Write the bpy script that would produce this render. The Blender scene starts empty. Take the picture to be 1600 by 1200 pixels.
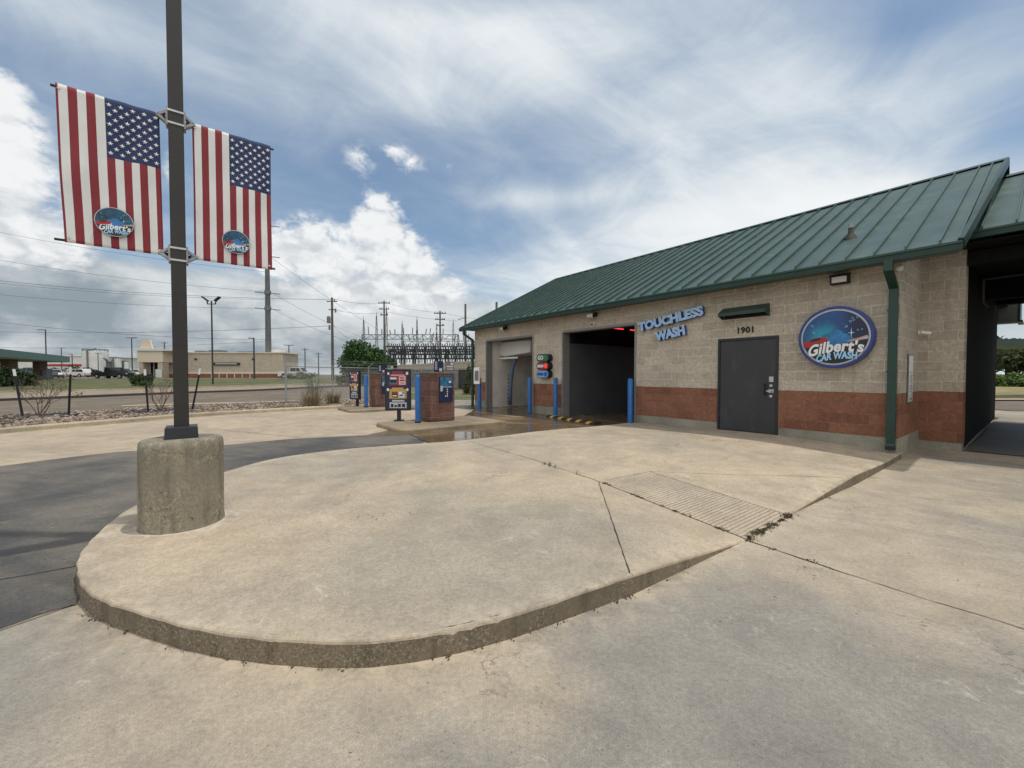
import bpy, bmesh, math, random
from mathutils import Vector, Matrix, geometry
random.seed(7)
R = math.radians
S = bpy.context.scene
COL = S.collection

# ------------------------------------------------------------------ camera
CAMZ = 1.467; PITCH = R(1.343); F = 640.0
cd = bpy.data.cameras.new('camera'); cam = bpy.data.objects.new('camera', cd); COL.objects.link(cam)
cam.location = (0, 0, CAMZ); cam.rotation_euler = (R(90) - PITCH, 0, 0)
cd.sensor_width = 36; cd.lens = 36 * F / 1600; cd.clip_start = 0.05; cd.clip_end = 3000
S.camera = cam
S.view_settings.view_transform = 'Standard'; S.view_settings.look = 'None'
S.view_settings.exposure = 0.0; S.view_settings.gamma = 1.0

# ------------------------------------------------------------------ sun and sky
SUN_AZ_X, SUN_AZ_Y, SUN_T = 0.999, -0.035, 0.227         # towards the sun, horizontally; tangent from the zenith
sd = bpy.data.lights.new('sun', 'SUN'); sd.energy = 2.2; sd.angle = R(0.8); sd.color = (1.0, 0.955, 0.88)
sun = bpy.data.objects.new('sun', sd); COL.objects.link(sun)
tosun = Vector((SUN_AZ_X * SUN_T, SUN_AZ_Y * SUN_T, 1)).normalized()
sun.rotation_euler = (-tosun).to_track_quat('-Z', 'Y').to_euler(); sun.location = (0, 0, 40)

W = bpy.data.worlds.new('World'); S.world = W; W.use_nodes = True

class NG:
    """small helper to write node trees as expressions"""
    def __init__(s, tree): s.t = tree; s.n = tree.nodes; s.l = tree.links
    def new(s, typ, **kw):
        n = s.n.new(typ)
        for k, v in kw.items(): setattr(n, k, v)
        return n
    def put(s, sock, v):
        if isinstance(v, bpy.types.NodeSocket): s.l.new(v, sock)
        elif v is not None: sock.default_value = v
    def m(s, op, a, b=None, c=None, clamp=False):
        n = s.new('ShaderNodeMath', operation=op); n.use_clamp = clamp
        s.put(n.inputs[0], a); s.put(n.inputs[1], b)
        if c is not None: s.put(n.inputs[2], c)
        return n.outputs[0]
    def vm(s, op, a, b=None):
        n = s.new('ShaderNodeVectorMath', operation=op); s.put(n.inputs[0], a)
        if b is not None: s.put(n.inputs[1], b)
        return n.outputs[0]
    def comb(s, x, y, z):
        n = s.new('ShaderNodeCombineXYZ')
        for i, v in enumerate((x, y, z)): s.put(n.inputs[i], v)
        return n.outputs[0]
    def sep(s, v):
        n = s.new('ShaderNodeSeparateXYZ'); s.put(n.inputs[0], v); return n.outputs
    def noise(s, vec, scale, detail=4, rough=0.5, dist=0.0):
        n = s.new('ShaderNodeTexNoise'); s.put(n.inputs['Vector'], vec)
        n.inputs['Scale'].default_value = scale; n.inputs['Detail'].default_value = detail
        n.inputs['Roughness'].default_value = rough; n.inputs['Distortion'].default_value = dist
        return n.outputs['Fac']
    def mr(s, v, a, b, c=0.0, d=1.0, smooth=True):
        n = s.new('ShaderNodeMapRange'); n.interpolation_type = 'SMOOTHSTEP' if smooth else 'LINEAR'
        s.put(n.inputs[0], v)
        for i, x in enumerate((a, b, c, d)): s.put(n.inputs[i + 1], x)
        return n.outputs[0]
    def mix(s, f, a, b, mode='MIX'):
        n = s.new('ShaderNodeMix', data_type='RGBA', blend_type=mode)
        s.put(n.inputs[0], f); s.put(n.inputs[6], a if isinstance(a, bpy.types.NodeSocket) else (*a, 1))
        s.put(n.inputs[7], b if isinstance(b, bpy.types.NodeSocket) else (*b, 1))
        return n.outputs[2]

def px_dir(px, py):
    sp, cp = math.sin(PITCH), math.cos(PITCH); uy = 600 - py
    return Vector((px - 800, F * cp + uy * sp, -F * sp + uy * cp))
def az_el(px, py):
    d = px_dir(px, py).normalized()
    return math.atan2(d.x, d.y), math.asin(d.z)

def build_world():
    g = NG(W.node_tree); g.n.clear()
    out = g.new('ShaderNodeOutputWorld'); bg = g.new('ShaderNodeBackground'); g.l.new(bg.outputs[0], out.inputs[0])
    sky = g.new('ShaderNodeTexSky', sky_type='NISHITA'); sky.sun_disc = False
    sky.sun_elevation = math.asin(tosun.z); sky.sun_rotation = math.atan2(SUN_AZ_X, SUN_AZ_Y)
    sky.air_density = 1.0; sky.dust_density = 1.0; sky.ozone_density = 1.5
    tc = g.new('ShaderNodeTexCoord').outputs['Generated']
    x, y, z = g.sep(tc)
    az = g.m('ARCTAN2', x, y); el = g.m('ARCSINE', z)
    def blob(px, py, rx, ry, pw=1.0):          # soft spot of cloud cover round a compass direction
        a0, e0 = az_el(px, py)
        a1, e1 = az_el(px + rx, py); a2, e2 = az_el(px, py - ry)
        ra, re = abs(a1 - a0), abs(e2 - e0)
        da = g.m('DIVIDE', g.m('SUBTRACT', az, a0), ra); de = g.m('DIVIDE', g.m('SUBTRACT', el, e0), re)
        d2 = g.m('ADD', g.m('MULTIPLY', da, da), g.m('MULTIPLY', de, de))
        return g.m('MULTIPLY', g.m('EXPONENT', g.m('MULTIPLY', d2, -1.0)), pw)
    def total(*bs):
        t = bs[0]
        for b in bs[1:]: t = g.m('ADD', t, b)
        return t
    zc = g.m('ADD', g.m('MAXIMUM', z, 0.0), 0.13)
    pl = g.comb(g.m('DIVIDE', x, zc), g.m('DIVIDE', y, zc), 0.0)
    ang = g.comb(az, g.m('MULTIPLY', el, 1.5), 0.0)
    blue = g.mix(1.0, sky.outputs[0], (0.82, 0.96, 1.0), 'MULTIPLY')
    # high veil and cirrus
    pr = g.new('ShaderNodeVectorRotate', rotation_type='Z_AXIS'); g.put(pr.inputs['Vector'], pl); pr.inputs['Angle'].default_value = R(-35)
    ps = g.vm('MULTIPLY', pr.outputs[0], (0.55, 1.25, 1))
    v1 = g.noise(ps, 0.85, 8, 0.60, 0.55)
    v2 = g.noise(pl, 2.6, 7, 0.62, 0.8)
    bias = total(blob(860, 60, 330, 150, 0.22), blob(1180, 220, 330, 150, 0.27), blob(1150, 340, 360, 55, 0.22), blob(830, 312, 150, 22, 0.20), blob(1330, 330, 260, 90, 0.10),
                 blob(560, 20, 330, 60, 0.16), blob(1500, 150, 180, 60, 0.08), blob(960, 430, 320, 70, 0.34), blob(1450, 420, 250, 120, 0.22), blob(100, 20, 260, 60, 0.16), blob(700, 150, 200, 60, 0.12),
                 blob(330, 230, 200, 120, -0.04), blob(600, 290, 150, 80, -0.14), blob(1450, 20, 160, 50, -0.16), blob(1590, 200, 90, 50, -0.10), blob(720, 380, 90, 50, -0.10),
                 blob(800, 200, 80, 40, -0.06))
    vs = total(g.m('MULTIPLY', v1, 0.80), g.m('MULTIPLY', v2, 0.38), bias)
    vs = g.m('ADD', vs, g.mr(y, 0.1, -0.35, 0.0, 0.55))          # extra bright cloud added in the unseen sky behind the camera, to fill shaded faces
    veil = g.mr(vs, 0.38, 0.96, 0.12, 0.96)
    vcol = g.mix(g.mr(vs, 0.60, 1.12), (5.2, 5.9, 6.5), (8.2, 8.4, 8.45)); vcol = g.mix(g.mr(y, 0.1, -0.35), vcol, (11.0, 10.9, 10.7))
    c = g.mix(veil, blue, vcol)
    c = g.mix(g.mr(el, 0.16, 0.0, 0.0, 0.85), c, (6.2, 6.6, 6.9))
    # low grey deck along the left horizon
    d1 = g.noise(g.comb(g.m('MULTIPLY', az, 2.0), g.m('MULTIPLY', el, 6.0), 3.0), 1.7, 8, 0.60, 0.5); d3 = g.noise(ang, 7.0, 7, 0.62, 0.3)
    dm = g.m('ADD', g.m('MULTIPLY', d1, 0.55), g.m('MULTIPLY', d3, 0.45))
    db = total(blob(60, 490, 430, 80, 0.75), blob(380, 500, 330, 70, 0.62), blob(660, 530, 260, 60, 0.55), blob(600, 480, 180, 40, 0.30), blob(20, 380, 150, 70, 0.42), blob(1560, 500, 150, 60, 0.4))
    deck = g.mr(g.m('ADD', db, g.m('MULTIPLY', g.m('SUBTRACT', dm, 0.5), 1.1)), 0.20, 0.62, 0.0, 0.96)
    dl = g.m('ADD', dm, total(blob(560, 500, 220, 60, 0.16), blob(60, 400, 160, 40, 0.10), blob(120, 500, 260, 50, -0.07), blob(300, 540, 300, 30, -0.05)))
    dcol = g.mix(g.mr(dl, 0.40, 0.66), (2.5, 3.0, 3.35), (6.2, 6.5, 6.65))
    c = g.mix(deck, c, dcol)
    # cumulus heaps: round puffs of three sizes
    wv = g.new('ShaderNodeTexNoise'); g.put(wv.inputs['Vector'], ang); wv.inputs['Scale'].default_value = 18; wv.inputs['Detail'].default_value = 4
    an2 = g.vm('ADD', ang, g.vm('MULTIPLY', g.vm('SUBTRACT', wv.outputs['Color'], (0.5, 0.5, 0.5)), (0.07, 0.07, 0.0)))
    def puff(vec, sc):
        v = g.new('ShaderNodeTexVoronoi', feature='F1', voronoi_dimensions='2D'); g.put(v.inputs['Vector'], vec); v.inputs['Scale'].default_value = sc
        return g.m('SUBTRACT', 0.42, v.outputs['Distance'])
    def puffs(vec): return total(g.m('MULTIPLY', puff(vec, 12), 0.62), g.m('MULTIPLY', puff(vec, 27), 0.30), g.m('MULTIPLY', puff(vec, 60), 0.13))
    pf = puffs(an2); w = g.noise(ang, 22.0, 7, 0.66, 0.3)
    cb = total(blob(-8, 190, 68, 110, 0.66), blob(20, 320, 95, 95, 0.60), blob(474, 388, 54, 50, 0.66), blob(430, 420, 60, 30, 0.3), blob(596, 350, 34, 50, 0.58), blob(608, 415, 78, 60, 0.66), blob(675, 455, 60, 30, 0.45), blob(560, 470, 60, 30, 0.35),
               blob(560, 246, 34, 36, 0.27), blob(618, 234, 26, 22, 0.25), blob(646, 257, 32, 20, 0.26), blob(702, 264, 16, 14, 0.22), blob(265, 265, 16, 36, 0.30), blob(90, 400, 120, 40, 0.26))
    cs = total(g.m('MULTIPLY', cb, 1.12), g.m('MULTIPLY', pf, 0.50), g.m('MULTIPLY', g.m('SUBTRACT', w, 0.5), 1.15))
    cum = g.m('MULTIPLY', g.mr(cs, 0.12, 0.56, 0.0, 0.95), g.mr(cb, 0.08, 0.32))
    up = puffs(g.vm('ADD', an2, (-0.010, -0.022, 0.0)))
    shade = total(g.m('MULTIPLY', g.m('SUBTRACT', pf, up), 0.8), g.m('MULTIPLY', g.m('SUBTRACT', w, 0.5), 1.1), g.m('MULTIPLY', g.m('SUBTRACT', el, 0.20), 2.2), g.m('MULTIPLY', pf, 0.8), 0.52)
    ccol = g.mix(g.mr(shade, 0.0, 0.95), (5.3, 5.65, 6.0), (8.2, 8.3, 8.3))
    c = g.mix(cum, c, ccol)
    # below the horizon: plain
    c = g.mix(g.mr(z, -0.02, 0.0), (2.2, 2.1, 1.9), c)
    g.put(bg.inputs['Color'], c); bg.inputs['Strength'].default_value = 0.112
build_world()

# ------------------------------------------------------------------ placing helpers
def sstep(a, b, x):
    t = max(0.0, min(1.0, (x - a) / (b - a))); return t * t * (3 - 2 * t)
C0 = Vector((6.967, 7.37, 0.0)); DU = Vector((-0.6087, 0.7934, 0)); NV = Vector((0.7934, 0.6087, 0))
BROT = math.atan2(-0.7934, 0.6087)
def B(u, v, z=0.0): p = C0 + DU * u + NV * v; return Vector((p.x, p.y, z))
def uv_of(p): d = Vector((p[0] - C0.x, p[1] - C0.y, 0)); return d.dot(DU), d.dot(NV)
def gh(x, y):
    far = 0.85 * sstep(24, 70, y)
    dr = math.hypot(x - C0.x - 0.3, y - C0.y)
    return far - 0.08 * sstep(0, 1, 1 - dr / 6.0)
def G(px, py, dz=0.0):                       # where a sight line meets the ground
    d = px_dir(px, py); d = d / d.y
    lo, step = 0.3, 0.25; y = lo
    while y < 900:
        if CAMZ + d.z * y <= gh(d.x * y, y) + dz: break
        lo = y; y += step; step *= 1.02
    hi = y
    for _ in range(30):
        mid = (lo + hi) / 2
        if CAMZ + d.z * mid <= gh(d.x * mid, mid) + dz: hi = mid
        else: lo = mid
    return Vector((d.x * hi, hi, gh(d.x * hi, hi) + dz))
def D(px, py, Y):                            # point on a sight line at a distance
    d = px_dir(px, py); k = Y / d.y
    return Vector((d.x * k, Y, CAMZ + d.z * k))
def X(px, Y): return (px - 800) / F * Y * 1.0
def WP(px, py, v=0.0):                       # a point on a plane parallel to the front wall
    d = px_dir(px, py); o = C0 + NV * v
    t = (o.x * NV.x + o.y * NV.y) / (d.x * NV.x + d.y * NV.y)
    p = Vector((0, 0, CAMZ)) + d * t
    return uv_of(p)[0], p.z

def tag(o, label=None, cat=None, group=None, kind=None):
    if label: o['label'] = label
    if cat: o['category'] = cat
    if group: o['group'] = group
    if kind: o['kind'] = kind
    return o
def thing(name, label, cat, loc=(0, 0, 0), rz=0.0, group=None):
    o = bpy.data.objects.new(name, None); COL.objects.link(o); o.empty_display_size = 0.2
    o.location = loc; o.rotation_euler = (0, 0, rz)
    return tag(o, label, cat, group)
def copy_tree(o, parent=None):
    c = o.copy(); COL.objects.link(c)
    if parent: c.parent = parent
    for ch in o.children: copy_tree(ch, c)
    return c

class MB:
    def __init__(s): s.v = []; s.f = []; s.mi = []
    def add(s, vs, fs, mi=0):
        b = len(s.v); s.v += [tuple(p) for p in vs]; s.f += [tuple(i + b for i in f) for f in fs]; s.mi += [mi] * len(fs); return s
    def box(s, x0, x1, y0, y1, z0, z1, mi=0):
        return s.add([(x0, y0, z0), (x1, y0, z0), (x1, y1, z0), (x0, y1, z0), (x0, y0, z1), (x1, y0, z1), (x1, y1, z1), (x0, y1, z1)],
                     [(3, 2, 1, 0), (4, 5, 6, 7), (0, 1, 5, 4), (1, 2, 6, 5), (2, 3, 7, 6), (3, 0, 4, 7)], mi)
    def bar(s, p, q, w, h=None, mi=0):       # rectangular bar from p to q
        p, q = Vector(p), Vector(q); h = h or w; a = (q - p).normalized()
        up = Vector((0, 0, 1)) if abs(a.z) < 0.95 else Vector((0, 1, 0))
        r = a.cross(up).normalized(); t = r.cross(a)
        vs = [c + r * (w / 2 * i) + t * (h / 2 * j) for c in (p, q) for i, j in ((-1, -1), (1, -1), (1, 1), (-1, 1))]
        return s.add(vs, [(0, 1, 2, 3), (7, 6, 5, 4), (0, 4, 5, 1), (1, 5, 6, 2), (2, 6, 7, 3), (3, 7, 4, 0)], mi)
    def tube(s, pts, rs, n=8, mi=0, cap=True):
        pts = [Vector(p) for p in pts]
        if not isinstance(rs, (list, tuple)): rs = [rs] * len(pts)
        rings = []; ref = None
        for i, p in enumerate(pts):
            a = (pts[min(i + 1, len(pts) - 1)] - pts[max(i - 1, 0)]).normalized()
            if ref is None: ref = Vector((0, 0, 1)) if abs(a.z) < 0.9 else Vector((1, 0, 0))
            r = a.cross(ref).normalized(); t = r.cross(a).normalized(); ref = t
            rings.append([p + (r * math.cos(2 * math.pi * k / n) + t * math.sin(2 * math.pi * k / n)) * rs[i] for k in range(n)])
        vs = [p for r in rings for p in r]; fs = []
        for i in range(len(pts) - 1):
            for k in range(n): fs.append((i * n + k, i * n + (k + 1) % n, (i + 1) * n + (k + 1) % n, (i + 1) * n + k))
        if cap: fs.append(tuple(range(n - 1, -1, -1))); fs.append(tuple((len(pts) - 1) * n + k for k in range(n)))
        return s.add(vs, fs, mi)
    def prism(s, pts2, a0, a1, axis='y', mi=0):   # closed 2-D outline pushed along an axis
        n = len(pts2)
        mk = {'y': lambda p, a: (p[0], a, p[1]), 'x': lambda p, a: (a, p[0], p[1]), 'z': lambda p, a: (p[0], p[1], a)}[axis]
        vs = [mk(p, a0) for p in pts2] + [mk(p, a1) for p in pts2]
        fs = [tuple(range(n)), tuple(range(2 * n - 1, n - 1, -1))] + [(i, i + n, (i + 1) % n + n, (i + 1) % n) for i in range(n)]
        return s.add(vs, fs, mi)
    def pieces(s, name, mats, parent=None, **kw):
        """every loose piece as an object of its own"""
        own = list(range(len(s.v)))
        def root(i):
            while own[i] != i: own[i] = own[own[i]]; i = own[i]
            return i
        for f in s.f:
            for i in f[1:]: own[root(i)] = root(f[0])
        by = {}
        for f, m in zip(s.f, s.mi): by.setdefault(root(f[0]), []).append((f, m))
        first = None
        for fs in by.values():
            ids = sorted({i for f, _ in fs for i in f}); k = {i: j for j, i in enumerate(ids)}; q = MB()
            q.v = [s.v[i] for i in ids]; q.f = [tuple(k[i] for i in f) for f, _ in fs]; q.mi = [m for _, m in fs]
            o = q.build(name, mats, parent, **kw); first = first or o
        return first
    def build(s, name, mats, parent=None, smooth=False, bevel=0.0, seg=2):
        me = bpy.data.meshes.new(name); me.from_pydata(s.v, [], s.f)
        mats = mats if isinstance(mats, (list, tuple)) else [mats]
        for m in mats: me.materials.append(m)
        for p, i in zip(me.polygons, s.mi): p.material_index = i
        bm = bmesh.new(); bm.from_mesh(me); bmesh.ops.recalc_face_normals(bm, faces=bm.faces); bm.to_mesh(me); bm.free()
        if smooth:
            for p in me.polygons: p.use_smooth = True
        o = bpy.data.objects.new(name, me); COL.objects.link(o)
        if parent: o.parent = parent
        if bevel:
            b = o.modifiers.new('bevel', 'BEVEL'); b.width = bevel; b.segments = seg; b.limit_method = 'ANGLE'; b.angle_limit = R(40)
        if smooth == 'auto':
            try: me.set_sharp_from_angle(angle=R(40))
            except Exception: pass
        return o

# ------------------------------------------------------------------ materials
def newmat(name):
    m = bpy.data.materials.new(name); m.use_nodes = True; g = NG(m.node_tree)
    return m, g, g.n['Principled BSDF']
def simple(name, col, rough=0.6, metal=0.0, var=0.12, scale=6.0, bump=0.0, emit=None, es=0.0, dirt=None, dscale=1.5, spec=0.5):
    m, g, p = newmat(name); tc = g.new('ShaderNodeTexCoord').outputs['Object']
    n = g.noise(tc, scale, 5, 0.6)
    a = tuple(c * (1 - var) for c in col); b = tuple(min(1, c * (1 + var)) for c in col)
    c = g.mix(g.mr(n, 0.3, 0.7), a, b)
    if dirt:
        dn = g.noise(g.vm('MULTIPLY', tc, (1, 1, 0.35)), dscale, 7, 0.65)
        c = g.mix(g.mr(dn, 0.52, 0.72, 0, 0.7), c, dirt)
    g.put(p.inputs['Base Color'], c)
    g.put(p.inputs['Roughness'], g.mr(n, 0.2, 0.8, max(0.05, rough - 0.08), min(1, rough + 0.08), False)); p.inputs['Metallic'].default_value = metal
    if bump:
        b = g.new('ShaderNodeBump'); b.inputs['Strength'].default_value = bump; b.inputs['Distance'].default_value = 0.01
        g.put(b.inputs['Height'], g.noise(tc, scale * 6, 4, 0.6)); g.l.new(b.outputs[0], p.inputs['Normal'])
    p.inputs['Specular IOR Level'].default_value = spec
    if emit: p.inputs['Emission Color'].default_value = (*emit, 1); p.inputs['Emission Strength'].default_value = es
    return m

def concrete(name, tan, grey, white=0.5, broom=None, rough=0.88, dark=0.5, spots=0.5, wet=None, rot=0.5, blobs=(), ring=None, edge=False, spec=0.3, lichen=False):
    m, g, p = newmat(name); tc = g.new('ShaderNodeTexCoord').outputs['Object']
    big = g.noise(tc, 0.45, 5, 0.58, 0.5); med = g.noise(tc, 2.3, 7, 0.66, 0.3); fine = g.noise(tc, 38, 6, 0.72)
    for (bx, by, br_, bs) in blobs:
        dv = g.vm('SUBTRACT', tc, (bx, by, 0)); dx, dy, _z = g.sep(dv); d2 = g.m('DIVIDE', g.m('ADD', g.m('MULTIPLY', dx, dx), g.m('MULTIPLY', dy, dy)), br_ * br_)
        big = g.m('ADD', big, g.m('MULTIPLY', g.m('EXPONENT', g.m('MULTIPLY', d2, -1.0)), bs))
    c = g.mix(g.mr(big, 0.36, 0.64), tan, grey)
    rr = g.new('ShaderNodeVectorRotate', rotation_type='Z_AXIS'); g.put(rr.inputs['Vector'], tc); rr.inputs['Angle'].default_value = rot
    st = g.noise(g.vm('MULTIPLY', rr.outputs[0], (0.5, 3.2, 1)), 1.3, 6, 0.6, 0.6)      # drag and tyre marks left by use
    c = g.mix(g.mr(st, 0.50, 0.78, 0, 0.30 * dark), c, tuple(x * 0.55 for x in grey))
    c = g.mix(g.mr(med, 0.28, 0.72), g.mix(1, c, (0.85, 0.845, 0.84), 'MULTIPLY'), g.mix(1, c, (1.12, 1.115, 1.10), 'MULTIPLY'))
    grit = g.noise(tc, 150, 3, 0.75)
    wn = g.noise(tc, 5.5, 9, 0.74, 0.8); wm = g.noise(tc, 0.9, 3, 0.5)
    c = g.mix(g.m('MULTIPLY', g.mr(wn, 0.56, 0.70, 0, 0.55 * white), g.mr(wm, 0.40, 0.60)), c, (0.58, 0.53, 0.45))   # worn pale patches
    dn = g.noise(tc, 1.1, 9, 0.72, 0.4)
    c = g.mix(g.mr(dn, 0.60, 0.76, 0, 0.45 * dark), c, tuple(x * 0.42 for x in grey))                                # old stains
    c = g.mix(g.mr(fine, 0.25, 0.75), g.mix(1, c, (0.80, 0.80, 0.80), 'MULTIPLY'), g.mix(1, c, (1.17, 1.17, 1.17), 'MULTIPLY'))
    c = g.mix(g.mr(grit, 0.30, 0.70, 0, 1), g.mix(1, c, (0.78, 0.775, 0.77), 'MULTIPLY'), g.mix(1, c, (1.18, 1.18, 1.175), 'MULTIPLY'))
    if edge:                                  # lime bloom and rust-tan wash along the cast edges
        at = g.new('ShaderNodeAttribute'); at.attribute_name = 'edge'; ef = at.outputs['Fac']
        c = g.mix(g.m('MULTIPLY', ef, g.mr(wn, 0.38, 0.62, 0.0, 0.55)), c, (0.60, 0.50, 0.37)); c = g.mix(g.m('MULTIPLY', g.m('POWER', ef, 3.0), g.mr(dn, 0.45, 0.65, 0.0, 0.6)), c, tuple(x * 0.45 for x in tan))
    if ring:
        dv = g.vm('SUBTRACT', tc, (ring[0], ring[1], 0)); dx, dy, _z = g.sep(dv); dd = g.m('SQRT', g.m('ADD', g.m('MULTIPLY', dx, dx), g.m('MULTIPLY', dy, dy)))
        rf = g.m('MULTIPLY', g.mr(g.m('ADD', dd, g.m('MULTIPLY', wm, 0.35)), 0.42, 0.86, 1, 0), g.mr(g.m('ADD', wn, g.mr(dd, 0.30, 0.36, 0.14, 0.0)), 0.48, 0.62)); c = g.mix(g.m('MULTIPLY', rf, 0.6), c, (0.58, 0.54, 0.47))
    if lichen:
        l1 = g.noise(tc, lichen, 9, 0.78, 0.3); l2 = g.noise(tc, 3.2, 3, 0.5); vs_ = g.noise(g.vm('MULTIPLY', tc, (9, 9, 0.9)), 1.0, 5, 0.6)
        c = g.mix(g.mr(vs_, 0.48, 0.70, 0, 0.5), c, tuple(x * 0.42 for x in grey))
        c = g.mix(g.m('MULTIPLY', g.mr(l1, 0.53, 0.60, 0, 0.7), g.mr(l2, 0.44, 0.56)), c, (0.40, 0.36, 0.27)); c = g.mix(g.m('MULTIPLY', g.mr(l1, 0.44, 0.37, 0, 0.85), g.mr(l2, 0.44, 0.54)), c, (0.035, 0.032, 0.025))
    vo = g.new('ShaderNodeTexVoronoi'); g.put(vo.inputs['Vector'], tc); vo.inputs['Scale'].default_value = 26
    vr = g.new('ShaderNodeTexVoronoi'); g.put(vr.inputs['Vector'], tc); vr.inputs['Scale'].default_value = 3.1
    pit = g.m('MULTIPLY', g.mr(vo.outputs['Distance'], 0.06, 0.16, 1, 0), g.mr(g.sep(vo.outputs['Color'])[0], 0.72, 0.76))
    blot = g.m('MULTIPLY', g.mr(g.m('ADD', vr.outputs['Distance'], g.m('MULTIPLY', fine, 0.06)), 0.06, 0.09, 1, 0), g.mr(g.sep(vr.outputs['Color'])[1], 0.80, 0.82))
    c = g.mix(g.m('MULTIPLY', pit, 0.55 * spots), c, (0.07, 0.06, 0.05)); c = g.mix(g.m('MULTIPLY', blot, 0.5 * spots), c, (0.06, 0.055, 0.05))
    vd = g.new('ShaderNodeTexVoronoi'); g.put(vd.inputs['Vector'], tc); vd.inputs['Scale'].default_value = 0.8                     # old drips and spills
    drip = g.m('MULTIPLY', g.mr(g.m('ADD', vd.outputs['Distance'], g.m('MULTIPLY', g.m('SUBTRACT', wn, 0.5), 0.22)), 0.03, 0.13, 1, 0), g.mr(g.sep(vd.outputs['Color'])[2], 0.62, 0.66))
    c = g.mix(g.m('MULTIPLY', drip, 0.32 * dark), c, (0.10, 0.085, 0.068))
    ck = g.new('ShaderNodeTexVoronoi', feature='DISTANCE_TO_EDGE'); ck.inputs['Scale'].default_value = 0.33
    g.put(ck.inputs['Vector'], g.vm('ADD', tc, g.vm('MULTIPLY', g.comb(g.m('SUBTRACT', med, .5), g.m('SUBTRACT', dn, .5), 0.0), (1.3, 1.3, 0))))
    ckm = g.m('MULTIPLY', g.mr(ck.outputs['Distance'], 0.0012, 0.004, 1, 0), g.mr(wm, 0.52, 0.60))
    c = g.mix(g.m('MULTIPLY', ckm, 0.55), c, (0.06, 0.05, 0.04))
    h = g.m('ADD', g.m('MULTIPLY', fine, 0.5), g.m('MULTIPLY', grit, 0.22)); h = g.m('ADD', h, g.m('MULTIPLY', med, 0.25)); h = g.m('SUBTRACT', h, g.m('MULTIPLY', pit, 0.6))
    if broom is not None:
        br = g.new('ShaderNodeVectorRotate', rotation_type='Z_AXIS'); g.put(br.inputs['Vector'], tc); br.inputs['Angle'].default_value = broom
        ln = g.noise(g.vm('MULTIPLY', br.outputs[0], (1.0, 34, 1)), 1.6, 3, 0.6)
        gr = g.new('ShaderNodeTexWave', wave_type='BANDS', bands_direction='Y'); g.put(gr.inputs['Vector'], br.outputs[0])
        gr.inputs['Scale'].default_value = 7.5; gr.inputs['Distortion'].default_value = 1.6; gr.inputs['Detail'].default_value = 3; gr.inputs['Detail Scale'].default_value = 3
        c = g.mix(g.m('MULTIPLY', g.mr(gr.outputs['Fac'], 0.05, 0.45, 0.75, 0), g.mr(ln, 0.3, 0.6, 0.45, 1.0)), c, tuple(x * 0.36 for x in tan)); h = g.m('ADD', h, g.m('MULTIPLY', gr.outputs['Fac'], 1.6))
    r = g.mr(med, 0.2, 0.8, rough - 0.06, min(1, rough + 0.08), False)
    if wet:
        wv = g.noise(tc, 0.42, 4, 0.5, 0.5); wv2 = g.noise(g.vm('MULTIPLY', rr.outputs[0], (0.35, 2.2, 1)), 1.0, 4, 0.55, 0.3)
        ws = g.m('ADD', g.m('MULTIPLY', wv, 0.6), g.m('MULTIPLY', wv2, 0.6)); wk = g.mr(ws, wet[0], wet[0] + 0.16)
        pud = g.mr(ws, wet[0] + 0.12, wet[0] + 0.32)
        c = g.mix(wk, c, g.mix(1, c, wet[1], 'MULTIPLY')); r = g.m('MULTIPLY', r, g.mr(wk, 0, 1, 1, 0.42, False))
        r = g.m('SUBTRACT', r, g.m('MULTIPLY', pud, 0.30), clamp=True); h = g.m('MULTIPLY', h, g.mr(pud, 0, 1, 1, 0.08))
    b = g.new('ShaderNodeBump'); b.inputs['Strength'].default_value = 0.45; b.inputs['Distance'].default_value = 0.006
    g.put(b.inputs['Height'], h); g.l.new(b.outputs[0], p.inputs['Normal'])
    g.put(p.inputs['Base Color'], c); g.put(p.inputs['Roughness'], r); p.inputs['Specular IOR Level'].default_value = spec
    return m

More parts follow.
